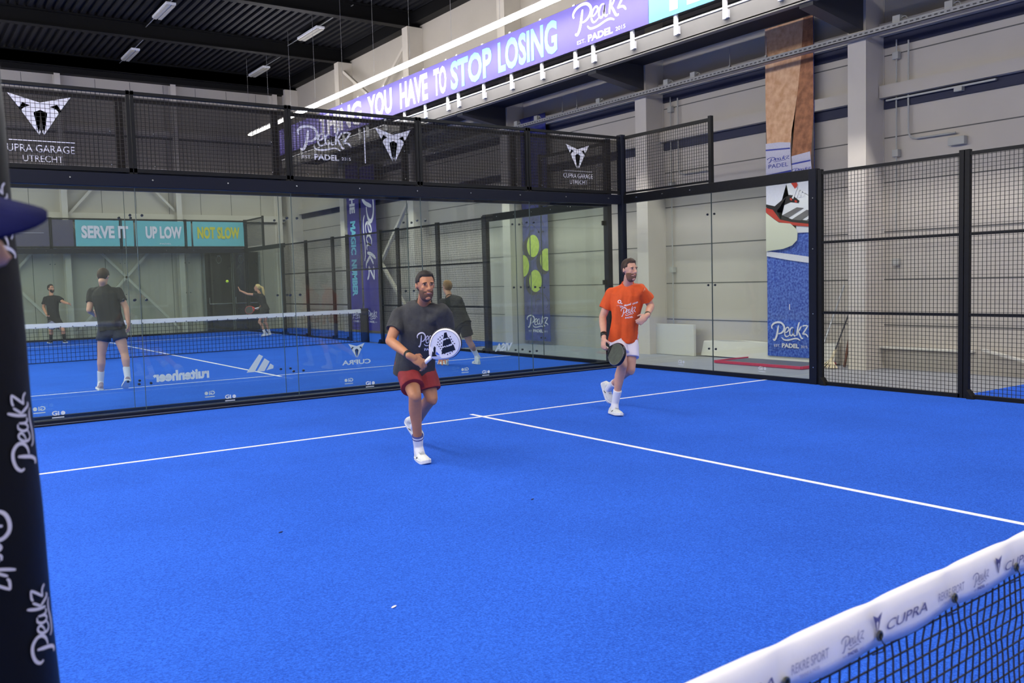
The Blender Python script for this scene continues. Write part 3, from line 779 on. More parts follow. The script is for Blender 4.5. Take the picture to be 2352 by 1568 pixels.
polys('sock_stripe', SBLU, layer(.015), [PC([(95, 503), (385, 440), (388, 464), (200, 503)])], lb)
polys('sock_stripe', SBLU, layer(.012), [PC([(385, 370), (600, 325), (601, 342), (385, 388)])], lb)
a = PC([(115, 370), (365, 270)]); peakz('sock_wordmark', SBLU, layer(.015), a[0][0], a[0][1], a[1][0] - a[0][0], a[1][1] - a[0][1], lb, padel=False)
a = PC([(130, 430), (350, 400)]); text('sock_lettering', 'PADEL', SBLU, layer(.015), a[0][0], a[0][1], a[1][0] - a[0][0], .07, lb)
a = PC([(395, 475), (605, 400)]); peakz('sock_wordmark', SBLU, layer(.012), a[0][0], a[0][1], a[1][0] - a[0][0], a[1][1] - a[0][1], lb, padel=False)
polys('shoe_upper', PWH, layer(.015), [PC([(330, 600), (380, 590), (440, 640), (520, 700), (600, 740), (645, 720), (645, 1010), (400, 1000), (260, 960), (225, 900), (260, 850), (370, 800), (380, 720), (340, 730)])], lb)
polys('shoe_trim', PBLK, layer(.018), [PC([(95, 830), (200, 850), (330, 740), (400, 725), (480, 790), (470, 815), (380, 805), (260, 860), (225, 900), (250, 960), (270, 1000), (170, 900), (95, 860)]), PC([(255, 940), (400, 1000), (645, 1030), (645, 1050), (400, 1030), (270, 1000)])], lb)
polys('shoe_trim', PRED, layer(.021), [PC([(385, 590), (440, 562), (460, 610), (435, 660), (405, 620)]), PC([(95, 870), (180, 890), (260, 1000), (400, 1030), (645, 1052), (600, 1080), (450, 1070), (330, 1050), (230, 1020), (95, 920)]), PC([(372, 755), (400, 765), (395, 788), (374, 780)]), PC([(425, 780), (455, 790), (450, 812), (427, 804)])], lb)
polys('shoe_stripe', PGREY, layer(.018), [PC([(280, 955), (450, 862), (530, 870), (350, 985)]), PC([(390, 1000), (560, 890), (645, 900), (645, 915), (500, 1010)]), PC([(550, 1015), (645, 940), (645, 1015)])], lb)
for i in range(4): polys('lace', PWH, layer(.024), [PC([(395 + 38 * i, 760 - 8 * i), (440 + 30 * i, 640 + 15 * i), (455 + 30 * i, 645 + 15 * i), (412 + 38 * i, 768 - 8 * i)])], lb)
polys('shoe_sole', PWH, layer(.012), [PC([(440, 1060), (645, 1052), (645, 1140), (440, 1150)])], lb)
polys('front_shoe', CREAM, layer(.024), [PC([(95, 925), (200, 1000), (250, 1035), (380, 1045), (440, 1100), (460, 1150), (455, 1230), (400, 1290), (300, 1330), (95, 1358)])], lb)
polys('turf_line', SOCK, layer(.012), [PC([(95, 1358), (350, 1385), (645, 1425), (645, 1495), (350, 1455), (95, 1412)])], lb)
rect('print_mark', PRINTW, layer(.006), .48, .93, .495, 1.03, lb)
peakz('wordmark', PRINTW, layer(.009), .09, .26, .79, .46, lb)
# tennis balls poster
nb = MB(); nb.box(7.42, 7.43, 15.33, 16.36, .09, 5.5)
nb = tag(nb.build('ball_poster', mat('navy_poster', (36, 42, 108), .7, rgb2=(66, 72, 150), nscale=6)), 'navy wall poster with four yellow tennis balls and wordmark', 'poster')
pb = plane((7.42, 16.36, 0), (0, -1.03, 0), (0, 0, 1), .004); pb2 = plane((7.42, 16.36, 0), (0, -1.03, 0), (0, 0, 1), .008)
LIME = mat('lime_print', (206, 226, 84), .7, rgb2=(180, 204, 70), nscale=12)
PSH = mat('poster_dark', (34, 32, 48), .7)
def disc(c, rx, rz, m, pl, nm, clip=(0, 1)):
    pts = []
    for i in range(28):
        t = 2 * math.pi * i / 28; pts.append((min(clip[1], max(clip[0], c[0] + rx * math.cos(t))), c[1] + rz * math.sin(t)))
    polys(nm, m, pl, [pts], nb)
for c in ((.42, 2.40), (.93, 2.05), (0.0, 1.93), (.48, 1.55)):
    disc((c[0] - .12, c[1] - .05), .28, .3, PSH, pb, 'printed_shadow'); disc(c, .245, .27, LIME, pb2, 'printed_ball')
b = MB(); rr = random.Random(3)
for i in range(22):
    u0, v0, a = rr.random(), .6 + 3 * rr.random(), rr.random() * 3; pts = [(min(1, max(0, u0 + .12 * math.cos(a + j * .5) * j)), v0 + .12 * math.sin(a + j * .4) * j) for j in range(4)]; stroke(b, pts, .02, pb)
b.build('printed_net', PSH, nb)
peakz('wordmark', PRINTW, pb2, .10, .30, .84, .42, nb)
# vertical banners by the far columns
VB = mat('violet_banner', (52, 44, 128), .65, rgb2=(62, 56, 150), nscale=1.2)
b = MB(); b.box(7.12, 7.13, 24.95, 25.85, .1, 5.5)
o = tag(b.build('vertical_banner', VB), 'violet vertical banner reading THE MAGIC NUMBER in turned letters', 'banner')
pv = plane((7.12, 25.85, 5.5), (0, 0, -1), (0, -1, 0), .004)   # u runs down, v runs to the right
pv = lambda u, v: Vector((7.116, 25.85 - v, 5.5 - u))
BX('hanging_bar', GALV, o, 7.1, 7.6, 24.95, 25.85, 5.5, 5.53)
for s, u0, u1, m in (('THE', .95, 1.75, PRINTW), ('MAGIC', 2.0, 3.1, CYAN), ('NUMBER', 3.25, 4.45, CYAN)):
    text('lettering', s, m, lambda u, v: Vector((7.116, 25.85 - .12 - v, 5.5 - u)), u0 * 1.0 - .15, 0.0 + .1, u1 - u0, .40, o, bold=.05)
peakz('wordmark', PRINTW, plane((7.12, 25.85, 0), (0, -1, 0), (0, 0, 1)), .1, .35, .7, .4, o)
b = MB(); b.box(7.12, 7.13, 23.75, 24.8, .1, 5.3)
o = tag(b.build('vertical_banner', VB), 'violet vertical banner with a giant turned Peakz wordmark', 'banner')
BX('hanging_bar', GALV, o, 7.1, 7.6, 23.75, 24.8, 5.3, 5.33)
peakz('wordmark', PRINTW, lambda u, v: Vector((7.116, 24.8 - .04 - v, 5.3 - u)), .7, .06, 2.9, .85, o, padel=False)
peakz('wordmark', PRINTW, plane((7.12, 24.8, 0), (0, -1, 0), (0, 0, 1)), .15, .35, .75, .4, o)

# ------------------------------------------------------------------ things along the right wall
WB = mat('white_board', (206, 204, 196), .6)
b = MB(); b.box(7.28, 7.34, 10.55, 12.6, 0.005, .62); tag(b.build('leaning_board', WB, bevel=.004), 'low pale board standing along the wall behind the orange shirted player', 'board')
b = MB(); rg = []
for i in range(13):
    y = 10.5 - i * .25; z = .30 + .03 * math.sin(i * .5) + .10 * (i / 12) ** 2; rg.append([Vector((7.52 - .03 * math.sin(i * .6), y, z)), Vector((7.5, y, z - .02)), Vector((7.42, y, .02)), Vector((7.58, y, .02)), Vector((7.58, y, z))])
b.loft(rg); tag(b.build('crumpled_sheet', WB, smooth=False), 'pale sheet bulging along the foot of the wall left of the leg poster', 'sheet')
tb = thing('framed_mat', 'flat dark mat with a red edge lying on the floor below the leg poster', 'mat', (7.0, 8.6, 0))
b = MB(); b.box(6.55, 7.45, 7.5, 9.35, .005, .03); b.build('mat', mat('mat_grey', (96, 96, 100), .8), tb)
b = MB()
for a, c in (((6.55, 7.5), (6.55, 9.35)), ((6.55, 9.35), (7.45, 9.35)), ((6.55, 7.5), (7.45, 7.5))): b.bar((a[0], a[1], .03), (c[0], c[1], .03), .04, .045)
b.build('red_edge', mat('red_rail', (200, 52, 66), .5), tb)
br = thing('broom', 'long handled broom with a purple grip socket leaning beside the right column', 'broom', (7.0, 7.55, 0))
b = MB(); b.tube((6.98, 7.5, .12), (7.42, 7.3, 1.35), .013); b.build('handle', mat('silver_handle', (190, 192, 196), .3, metal=.4), br)
b = MB(); b.tube((6.95, 7.51, .06), (6.99, 7.5, .18), .028); b.build('socket', mat('purple_plastic', (84, 58, 150), .5), br)
b = MB(); b.box(6.85, 7.08, 7.48, 7.56, .05, .09); b.build('head', mat('purple_plastic', (84, 58, 150), .5), br)
b = MB()
for i in range(40): b.tube((6.86 + .22 * (i % 20) / 20, 7.49 + .05 * (i // 20), .005), (6.86 + .22 * (i % 20) / 20, 7.50 + .03 * (i // 20), .05), .006, n=5)
b.build('bristles', mat('bristle', (150, 110, 80), .9), br)
mp = thing('mop', 'cream string mop with a dark handle leaning beside the right column', 'mop', (7.1, 7.3, 0))
b = MB(); b.tube((7.08, 7.28, .2), (7.45, 7.12, 1.15), .012); b.build('handle', mat('dark_handle', (70, 70, 76), .5), mp)
b = MB(); b.tube((7.05, 7.29, .14), (7.12, 7.26, .3), .025); b.build('socket', mat('mop_cream', (214, 204, 176), .9), mp)
b = MB(); rr = random.Random(5)
for i in range(46):
    a = rr.random() * 6.28; q = Vector((7.05, 7.3, .15)); e = q + Vector((math.cos(a) * .06 - .04, math.sin(a) * .1, -.08)); f2 = e + Vector((math.cos(a) * .07 - .04, math.sin(a) * .06, -.055)); b.path([q, e, f2], .009, 5)
b.build('strings', mat('mop_cream', (214, 204, 176), .9), mp)
st = MB(); st.bar((7.2, 7.15, .02), (7.5, 7.2, .8), .03, .03); tag(st.build('wood_stick', mat('brown_stick', (110, 74, 58), .7)), 'short brown stick leaning at the foot of the right column', 'stick')
b = MB(); b.box(7.47, 7.6, 5.2, 6.7, .33, .36); tag(b.build('wall_ledge', WB, bevel=.004), 'pale ledge low on the wall right of the column', 'ledge')
b = MB(); b.bar((7.52, 5.06, .38), (7.52, 3.6, .05), .1, .03); tag(b.build('sloping_board', WB), 'pale board sloping down along the wall at the right edge', 'board')
# leaf specks on the turf
for i, (px, py, lab) in enumerate(((1223, 1151, 'tiny dark scrap on the turf near the centre'), (645, 1227, 'tiny dark scrap on the turf at left'), (905, 1400, 'tiny pale scrap on the turf at bottom left'))):
    p = floorP(px, py); b = MB(); b.ell((p.x, p.y, .016), Vector((.018, .01, 0)), Vector((-.004, .007, 0)), Vector((0, 0, .003)), 8, 6)
    tag(b.build('turf_scrap', mat('scrap_dark', (20, 30, 90), .8) if i < 2 else PRINTW), lab, 'scrap')
# ================================================================== people
def finish(mb, name, m, parent, voxel=0.008, smooth=6, sfac=0.6, inflate=0.0):
    """merge the overlapping pieces into one continuous skin"""
    v = np.array(s_v := mb.v, dtype=float); c = (v.min(0) + v.max(0)) / 2
    me = bpy.data.meshes.new('tmp'); me.from_pydata((v - c).tolist(), [], mb.f); me.update()
    import bmesh
    bm = bmesh.new(); bm.from_mesh(me); bmesh.ops.recalc_face_normals(bm, faces=bm.faces[:]); bm.to_mesh(me); bm.free()
    o = bpy.data.objects.new('tmp', me); COL.objects.link(o)
    r = o.modifiers.new('r', 'REMESH'); r.mode = 'VOXEL'; r.voxel_size = voxel; r.use_smooth_shade = True
    if smooth: sm = o.modifiers.new('s', 'SMOOTH'); sm.factor = sfac; sm.iterations = smooth
    dg = bpy.context.evaluated_depsgraph_get(); dg.update()
    m2 = bpy.data.meshes.new_from_object(o.evaluated_get(dg)); bpy.data.objects.remove(o)
    m2.name = name; m2.materials.clear(); m2.materials.append(m)
    m2.polygons.foreach_set('use_smooth', [True] * len(m2.polygons))
    return link(name, m2, Vector(c), parent)


def fold(o, amp, scale, seed=0, direction=None):
    """cloth creases as real displacement"""
    from mathutils import noise
    me = o.data; n = [v.normal.copy() for v in me.vertices]
    for v, nn in zip(me.vertices, n):
        p = v.co * scale + Vector((seed, 0, 0))
        if direction is not None: p = p - direction * (p.dot(direction) * .7)
        d = noise.noise(p) + .5 * noise.noise(p * 2.1)
        v.co += nn * max(-.010, amp * d)


def bvh(o):
    me = o.data; w = WL[o.name]
    return BVHTree.FromPolygons([v.co + w for v in me.vertices], [tuple(p.vertices) for p in me.polygons])


def proj_place(tree, o, ux, uy, fwd, eps=.003):
    def f(u, v):
        q = o + ux * u + uy * v; h = tree.ray_cast(q + fwd * .6, -fwd)
        return (h[0] + fwd * eps) if h[0] is not None else q
    return f


def N(v): return Vector(v).normalized()


def ring(c, ax, ay, n=28, e=2.0):
    L = []
    for i in range(n):
        t = 2 * math.pi * i / n; ct, st = math.cos(t), math.sin(t)
        L.append(c + ax * (math.copysign(abs(ct) ** (2 / e), ct)) + ay * (math.copysign(abs(st) ** (2 / e), st)))
    return L


def limb(mb, pts, rs):
    for i in range(len(pts) - 1): mb.cap(pts[i], pts[i + 1], rs[i], rs[i + 1], 18)


def hand(mb, wr, d, palm, curl=.5, size=1.0, thumb_side=None, spread=.12):
    """palm and five jointed fingers; d points along the hand, palm is the direction the palm faces"""
    d = N(d); palm = N(palm - d * palm.dot(d)); x = d.cross(palm)
    if thumb_side is not None and x.dot(thumb_side) < 0: x = -x
    s = size
    pc = wr + d * .05 * s
    mb.ell(pc, x * .041 * s, d * .054 * s, palm * .017 * s, 16, 10)
    mb.cap(wr - d * .02 * s, wr + d * .02 * s, .027 * s, .029 * s, 12)
    Ls = (.070, .080, .075, .058)
    for i, L in enumerate(Ls):
        k = 1.5 - i
        b0 = wr + d * (.092 - .004 * abs(i - 1)) * s + x * (k * .020 * s)
        dd = N(d + x * k * spread); p = b0; r = .0098 * s
        for j, fr in enumerate((.45, .3, .25)):
            a = curl * (0.55, 1.25, 2.0)[j]
            dj = N(dd * math.cos(a) + palm * math.sin(a)); q = p + dj * L * fr * s * 1.15
            mb.cap(p, q, r, r * .92, 10); p = q; r *= .92
    t0 = wr + d * .028 * s + x * .030 * s; t1 = t0 + N(x * .8 + d * .75 + palm * .35) * .038 * s; t2 = t1 + N(x * .2 + d * .8 + palm * (.3 + .6 * curl)) * .032 * s
    mb.cap(t0, t1, .014 * s, .012 * s, 10); mb.cap(t1, t2, .0115 * s, .0095 * s, 10)


def shoe(parent, heel, toe, ankle, m, msole, name='shoe', wid=.052, accent=None, voxel=.006):
    f = N(toe - heel); u = ankle - heel; u = N(u - f * u.dot(f)); s = f.cross(u); L = (toe - heel).length
    def prof(t):   # half width
        return wid * (.72 + .28 * math.sin(min(1, t / .75) * math.pi / 2)) * (1 if t < .72 else math.sqrt(max(0.02, 1 - ((t - .72) / .29) ** 2)))
    b = MB(); rg = []
    for i in range(15):
        t = i / 14; w = prof(t) * 1.04 * (.75 if i == 0 else 1); lift = .012 * max(0, (t - .75) / .25) ** 2
        c = heel + f * L * t + u * lift
        rg.append([c + s * w, c + s * w * 1.03 + u * .032, c - s * w * 1.03 + u * .032, c - s * w])
    b.loft(rg); so = None
    up = MB()
    hs = [(.0, .062), (.08, .088), (.22, .092), (.36, .080), (.5, .066), (.65, .056), (.8, .050), (.92, .042), (1.0, .03)]
    rg = []
    for t, h in hs:
        w = prof(t) * .95; c = heel + f * (L * t * .985 + .002) + u * .02
        rr = []
        for k in range(14):
            a = math.pi * k / 13; rr.append(c + s * (w * math.cos(a)) + u * ((h - .01) * max(0.0, math.sin(a)) ** .8))
        rg.append(rr)
    up.loft(rg)
    up.cap(heel + f * L * .2 + u * .06, heel + f * L * .22 + u * .098, .038, .036, 16)
    o = finish(up, name, m, parent, voxel, 3)
    so = b.build('sole', msole, o, bevel=.004)
    la = MB()
    for t in (.36, .43, .50, .57):
        h = .088 - .062 * (t - .3); c = heel + f * L * t + u * (h + .004)
        la.bar(c + s * .022, c - s * .022 + f * .006, .006, .004, up=u)
    c = heel + f * L * .33 + u * .094
    la.path([c, c + s * .03 + u * .012, c + s * .035 - f * .01 - u * .004, c], .0022, 6); la.path([c, c - s * .03 + u * .012, c - s * .036 - f * .01 - u * .004, c], .0022, 6)
    la.build('laces', mat('lace_grey', (176, 178, 180), .7), o)
    if accent is not None:
        ac = MB()
        for sg in (1, -1):
            c = heel + f * L * .42 + s * sg * (prof(.42) * .96) + u * .035
            ac.obox(c, f * .022 + u * .012, s * .003, u * .004)
        ac.build('side_mark', accent, o)
    return o


def person(label, J, look, skin, hair, shirt=None, shorts=None, shoes=None, soles=None, socks=None, group=None, scale=1.0, voxel=.008, sleeve=.62, short_len=.62,
           shirt_hem=-.16, beard=None, hairstyle='short', sock_len=.16, body=1.0, female=False, hands=None, smile=False, tilt=0.0, shirt_mb=None, accent=None, hair_top=1.0, torso_w=1.0, skirt=False, faceless=False):
    g = {k: Vector(v) for k, v in J.items()}
    base = (g['heL'] + g['heR']) / 2; base.z = 0
    root = thing('person', label, 'person', base, group)
    s = scale
    up = N(g['neck'] - g['pel']); lat = N(g['shL'] - g['shR']); lat = N(lat - up * lat.dot(up)); fwd = lat.cross(up)
    hl = N(g['hiL'] - g['hiR']); Lt = (g['neck'] - g['pel']).length
    def frame(t):
        a = N(hl * (1 - t) + lat * t); a = N(a - up * a.dot(up)); return a, a.cross(up)
    # ---- skin
    b = MB(); rg = []
    for t, w, dp in ((-.14, .12, .09), (0, .16, .11), (.2, .15, .105), (.4, .135, .10), (.65, .16, .115), (.85, .15, .10), (.97, .07, .06)):
        a, f = frame(max(0, min(1, t))); rg.append(ring(g['pel'] + up * Lt * t, a * w * s * (.72 if female else .93), f * dp * s * (.68 if female else .9), 24))
    b.loft(rg)
    hd = g['head']; hf = N(look); hu = Vector((0, 0, 1)) if 'hup' not in g else N(g['hup']); hs_ = N(hu.cross(hf)); hu = hf.cross(hs_)   # hs_ = person's left
    k = s
    b.cap(g['neck'] - up * .03, hd - hu * .07 * k - hf * .012 * k, .058 * s * (.82 if female else 1), .052 * k * (.85 if female else 1), 20)
    b.cap(g['neck'] - up * .02, g['shL'].lerp(g['neck'], .5) - up * .02, .045 * s, .045 * s); b.cap(g['neck'] - up * .02, g['shR'].lerp(g['neck'], .5) - up * .02, .045 * s, .045 * s)
    b.ell(hd + hu * .030 * k - hf * .012 * k, hs_ * .074 * k, hf * .092 * k, hu * .088 * k, 28, 20)
    b.ell(hd - hu * .040 * k + hf * .022 * k, hs_ * .056 * k, hf * .062 * k, hu * .074 * k, 24, 18)
    b.ell(hd - hu * .092 * k + hf * .062 * k, hs_ * .026 * k, hf * .022 * k, hu * .022 * k, 14, 10)
    for sg in (-1, 1):
        b.ell(hd - hu * .008 * k + hf * .054 * k + hs_ * sg * .033 * k, hs_ * .020 * k, hf * .022 * k, hu * .024 * k, 12, 8)       # cheek
        b.ell(hd + hu * .036 * k + hf * .072 * k + hs_ * sg * .030 * k, hs_ * .026 * k, hf * .012 * k, hu * .010 * k, 12, 8)      # brow
        b.ell(hd + hu * .002 * k - hf * .012 * k + hs_ * sg * .078 * k, (hs_ * sg * .6 + hf * -.3) * .012 * k, hf * .014 * k, hu * .027 * k, 12, 8)   # ear
    b.cap(hd + hu * .024 * k + hf * .082 * k, hd - hu * .016 * k + hf * .106 * k, .0085 * k, .0135 * k, 12)
    b.ell(hd - hu * .020 * k + hf * .092 * k, hs_ * .019 * k, hf * .012 * k, hu * .009 * k, 12, 8)
    b.ell(hd - hu * .046 * k + hf * .080 * k, hs_ * .024 * k, hf * .014 * k, hu * .0075 * k, 12, 8); b.ell(hd - hu * .059 * k + hf * .078 * k, hs_ * .021 * k, hf * .013 * k, hu * .008 * k, 12, 8)
    for S in 'LR':
        sh, el, wr = g['sh' + S], g['el' + S], g['wr' + S]; m1 = sh.lerp(el, .35); m2 = el.lerp(wr, .28)
        fm = .82 if female else 1
        limb(b, [sh, m1, el], [.056 * s * fm, .052 * s * fm, .041 * s * fm]); limb(b, [el, m2, wr], [.041 * s * fm, .043 * s * fm, .027 * s * fm])
        hi, kn, an = g['hi' + S], g['kn' + S], g['an' + S]
        limb(b, [hi, hi.lerp(kn, .45), kn], [.088 * s * fm, .078 * s * fm, .056 * s * fm])
        back = N(an - kn); bk = -(N(g['to' + S] - g['he' + S]) - back * N(g['to' + S] - g['he' + S]).dot(back)); bk = N(bk) if bk.length > .05 else Vector((0, 0, 0))
        c1 = kn.lerp(an, .30) + bk * .018 * s; limb(b, [kn, c1, kn.lerp(an, .62) + bk * .006 * s, an], [.054 * s * fm, .058 * s * fm, .042 * s * fm, .035 * s * fm])
        b.ell(kn - bk * .022 * s, Vector((.04 * s, 0, 0)), Vector((0, .04 * s, 0)), Vector((0, 0, .045 * s)), 14, 10)
        b.cap(an, (g['he' + S] * .75 + g['to' + S] * .25) + N(an - g['he' + S]) * .05, .034 * s * fm, .036 * s * fm)
        h = (hands or {}).get(S, {})
        d = h.get('d', N(wr - el)); hand(b, wr, Vector(d), Vector(h.get('palm', -lat if S == 'L' else lat)), h.get('curl', .45), s * h.get('size', 1.0) * (.9 if female else 1.0), Vector(h['thumb']) if 'thumb' in h else fwd, h.get('spread', .10))
    body_o = finish(b, 'body', skin, root, voxel, 4, .5)
    # ---- face
    if not faceless:
        EW = mat('eye_white', (170, 158, 150), .4); EI = mat('eye_dark', (34, 24, 20), .2); LIP = mat('lip', (150, 84, 74), .6); TOOTH = mat('teeth', (190, 182, 172), .5)
        for sg in (-1, 1):
            c = hd + hu * .020 * k + hf * .0745 * k + hs_ * sg * .031 * k
            e = MB(); e.ell(c, hs_ * .0135 * k, hf * .0085 * k, hu * .0052 * k, 12, 8); eo = e.build('eye', EW, root, True)
            e = MB(); e.ell(c + hf * .0055 * k, hs_ * .0068 * k, hf * .0042 * k, hu * .0056 * k, 10, 8); e.build('iris', EI, eo, True)
            e = MB(); e.ell(c + hu * .0155 * k + hf * .008 * k, hs_ * .018 * k + hu * (.003 if sg < 0 else -.003), hf * .007 * k, hu * .0042 * k, 12, 6); e.build('eyebrow', hair, root, True)
        e = MB(); e.ell(hd - hu * .052 * k + hf * .089 * k, hs_ * (.024 if smile else .02) * k, hf * .006 * k, hu * (.008 if smile else .0055) * k, 14, 8); mo = e.build('mouth', LIP, root, True)
        if smile: e = MB(); e.ell(hd - hu * .051 * k + hf * .0925 * k, hs_ * .017 * k, hf * .004 * k, hu * .003 * k, 12, 6); e.build('teeth', TOOTH, mo, True)
    # ---- hair
    def shell(nm, c, rx, ry, rz, keep, m, bulge, vx=.006, amp=.004):
        hb = MB(); nu, nv = 40, 26; vs = []; fs = []
        for j in range(nv + 1):
            p = math.pi * j / nv
            for i in range(nu):
                t = 2 * math.pi * i / nu; dl, df, du = math.sin(p) * math.cos(t), math.sin(p) * math.sin(t), math.cos(p)
                r = bulge(dl, df, du) if keep(dl, df, du) else .86
                r += .012 * math.sin(9 * t + 5 * p) * (1 if r > .9 else 0)
                vs.append(c + hs_ * rx * dl * r + hf * ry * df * r + hu * rz * du * r)
        for j in range(nv):
            for i in range(nu): a = j * nu + i; c2 = j * nu + (i + 1) % nu; fs.append((a, a + nu, c2 + nu, c2))
        hb.add(vs, fs); o = hb.build(nm, m, root, True); return o
    hc = hd + hu * .030 * k - hf * .012 * k
    if hairstyle == 'short':
        shell('hair', hc, .074 * k, .092 * k, .088 * k, lambda l, f, u: (u > .60) or (f < .52 and u > .12) or (f < .16 and u > -.34) or (f < .0 and u > -1.1),
              hair, lambda l, f, u: 1.07 + .10 * max(0, u) * hair_top + (.06 if (u > .6 and f > .2) else 0) * hair_top)
    elif hairstyle == 'pony':
        shell('hair', hc, .074 * k, .092 * k, .088 * k, lambda l, f, u: (u > .55) or (f < .45 and u > .0) or (f < .1 and u > -.5) or (f < -.3 and u > -.7), hair, lambda l, f, u: 1.10)
        pb_ = MB(); p0 = hc - hf * .10 * k + hu * .02 * k
        pts = [p0, p0 - hf * .05 - hu * .03, p0 - hf * .08 - hu * .12, p0 - hf * .10 - hu * .22, p0 - hf * .13 - hu * .30]; rr_ = [.025, .038, .042, .032, .008]
        limb(pb_, pts, rr_); finish(pb_, 'ponytail', hair, root, .012, 3)
    if beard is not None:
        shell('beard', hd - hu * .046 * k + hf * .022 * k, .058 * k, .064 * k, .078 * k, lambda l, f, u: (u < .30 and f > -.35 and abs(l) > .62) or (u < -.18 and f > -.3) or (u < .16 and u > -.02 and f > .5), beard,
              lambda l, f, u: 1.035 + (.03 if u < -.5 else 0))
    # ---- shirt
    if shirt:
        b = MB(); rg = []
        tw = torso_w
        prof = [(shirt_hem, .178, .128), (-.02, .172, .128), (.15, .162, .124), (.35, .160, .122), (.6, .178, .130), (.8, .180, .118), (.92, .13, .092), (1.0, .074, .070)]
        if female: prof = [(-.18, .155, .12), (.0, .15, .11), (.25, .118, .09), (.5, .135, .11), (.75, .145, .11), (.92, .1, .07), (.99, .06, .055)]
        for t, w, dp in prof:
            a, f = frame(max(0, min(1, t))); rg.append(ring(g['pel'] + up * Lt * t, a * w * s * tw, f * dp * s * tw, 32, 2.3))
        b.loft(rg)
        for S in 'LR':
            sh, el = g['sh' + S], g['el' + S]; e = sh.lerp(el, sleeve); fm = .85 if female else 1
            b.cap(g['neck'] - up * .035 * s + (sh - g['neck']) * .30, sh, .062 * s * fm, .066 * s * fm, 20); b.tube(sh, e, .068 * s * fm, .076 * s * fm, 22)
            c = g['pel'] + up * Lt * .72 + N(sh - (g['neck'])) * .06 * s; b.cap(sh, c, .062 * s * fm, .085 * s * fm, 18)
        so = finish(b, 'shirt', shirt, root, voxel, 3, .5)
        fold(so, (.008 if female else .024) * s, 8.0, seed=len(label), direction=up)
        # neckline band
        nb_ = MB(); rg2 = ring(g['neck'] + up * .012 * s + fwd * .004, lat * .064 * s, fwd * .062 * s + up * -.022 * s, 24)
        nb_.path(rg2 + [rg2[0]], .006, 6); nb_.build('collar', shirt, so, True)
    # ---- shorts
    if shorts:
        b = MB(); rg = []
        for t, w, dp in ((-.18, .150, .118), (-.05, .170, .122), (.10, .160, .118), (.2, .15, .11)):
            a, f = frame(max(0, t)); rg.append(ring(g['pel'] + up * Lt * t, a * w * s * (.88 if female else 1), f * dp * s * (.9 if female else 1), 28))
        b.loft(rg)
        for S in 'LR':
            hi, kn = g['hi' + S], g['kn' + S]; e = hi.lerp(kn, short_len)
            b.cap(hi, hi.lerp(kn, .1), .096 * s, .098 * s, 20); b.tube(hi, e, .098 * s, .106 * s if not skirt else .12 * s, 24)
        if skirt:
            kk = (g['knL'] + g['knR']) / 2; e = (g['pel']).lerp(kk, short_len * .9); b.loft([ring(g['pel'], hl * .14 * s, fwd * .11 * s), ring(e, hl * .2 * s, fwd * .17 * s)])
        o = finish(b, 'shorts', shorts, root, voxel, 3, .5); fold(o, .009 * s, 8.0, seed=3)
    # ---- socks and shoes
    for S in 'LR':
        an, kn = g['an' + S], g['kn' + S]; L = (kn - an).length
        if socks:
            b = MB(); e = an + (kn - an) * (sock_len / L); b.tube(an - N(kn - an) * .075, an, .044 * s, .042 * s, 20); b.tube(an, e, .042 * s, .050 * s, 20); b.cap(an, (g['he' + S] * .72 + g['to' + S] * .28) + N(an - g['he' + S]) * .05, .042 * s, .043 * s); o = finish(b, 'sock', socks, root, .006, 2)
        if shoes: shoe(root, g['he' + S], g['to' + S], an, shoes, soles or shoes, voxel=min(voxel, .008), accent=accent)
    return root, g, dict(up=up, lat=lat, fwd=fwd, hf=hf, hu=hu, hs=hs_)


def wristband(root, wr, el, m, name='watch', r=.034, w=.03, n=20, off=.02):
    d = N(el - wr); b = MB(); b.tube(wr + d * off, wr + d * (off + w), r, r + .002, n); return b.build(name, m, root, True)


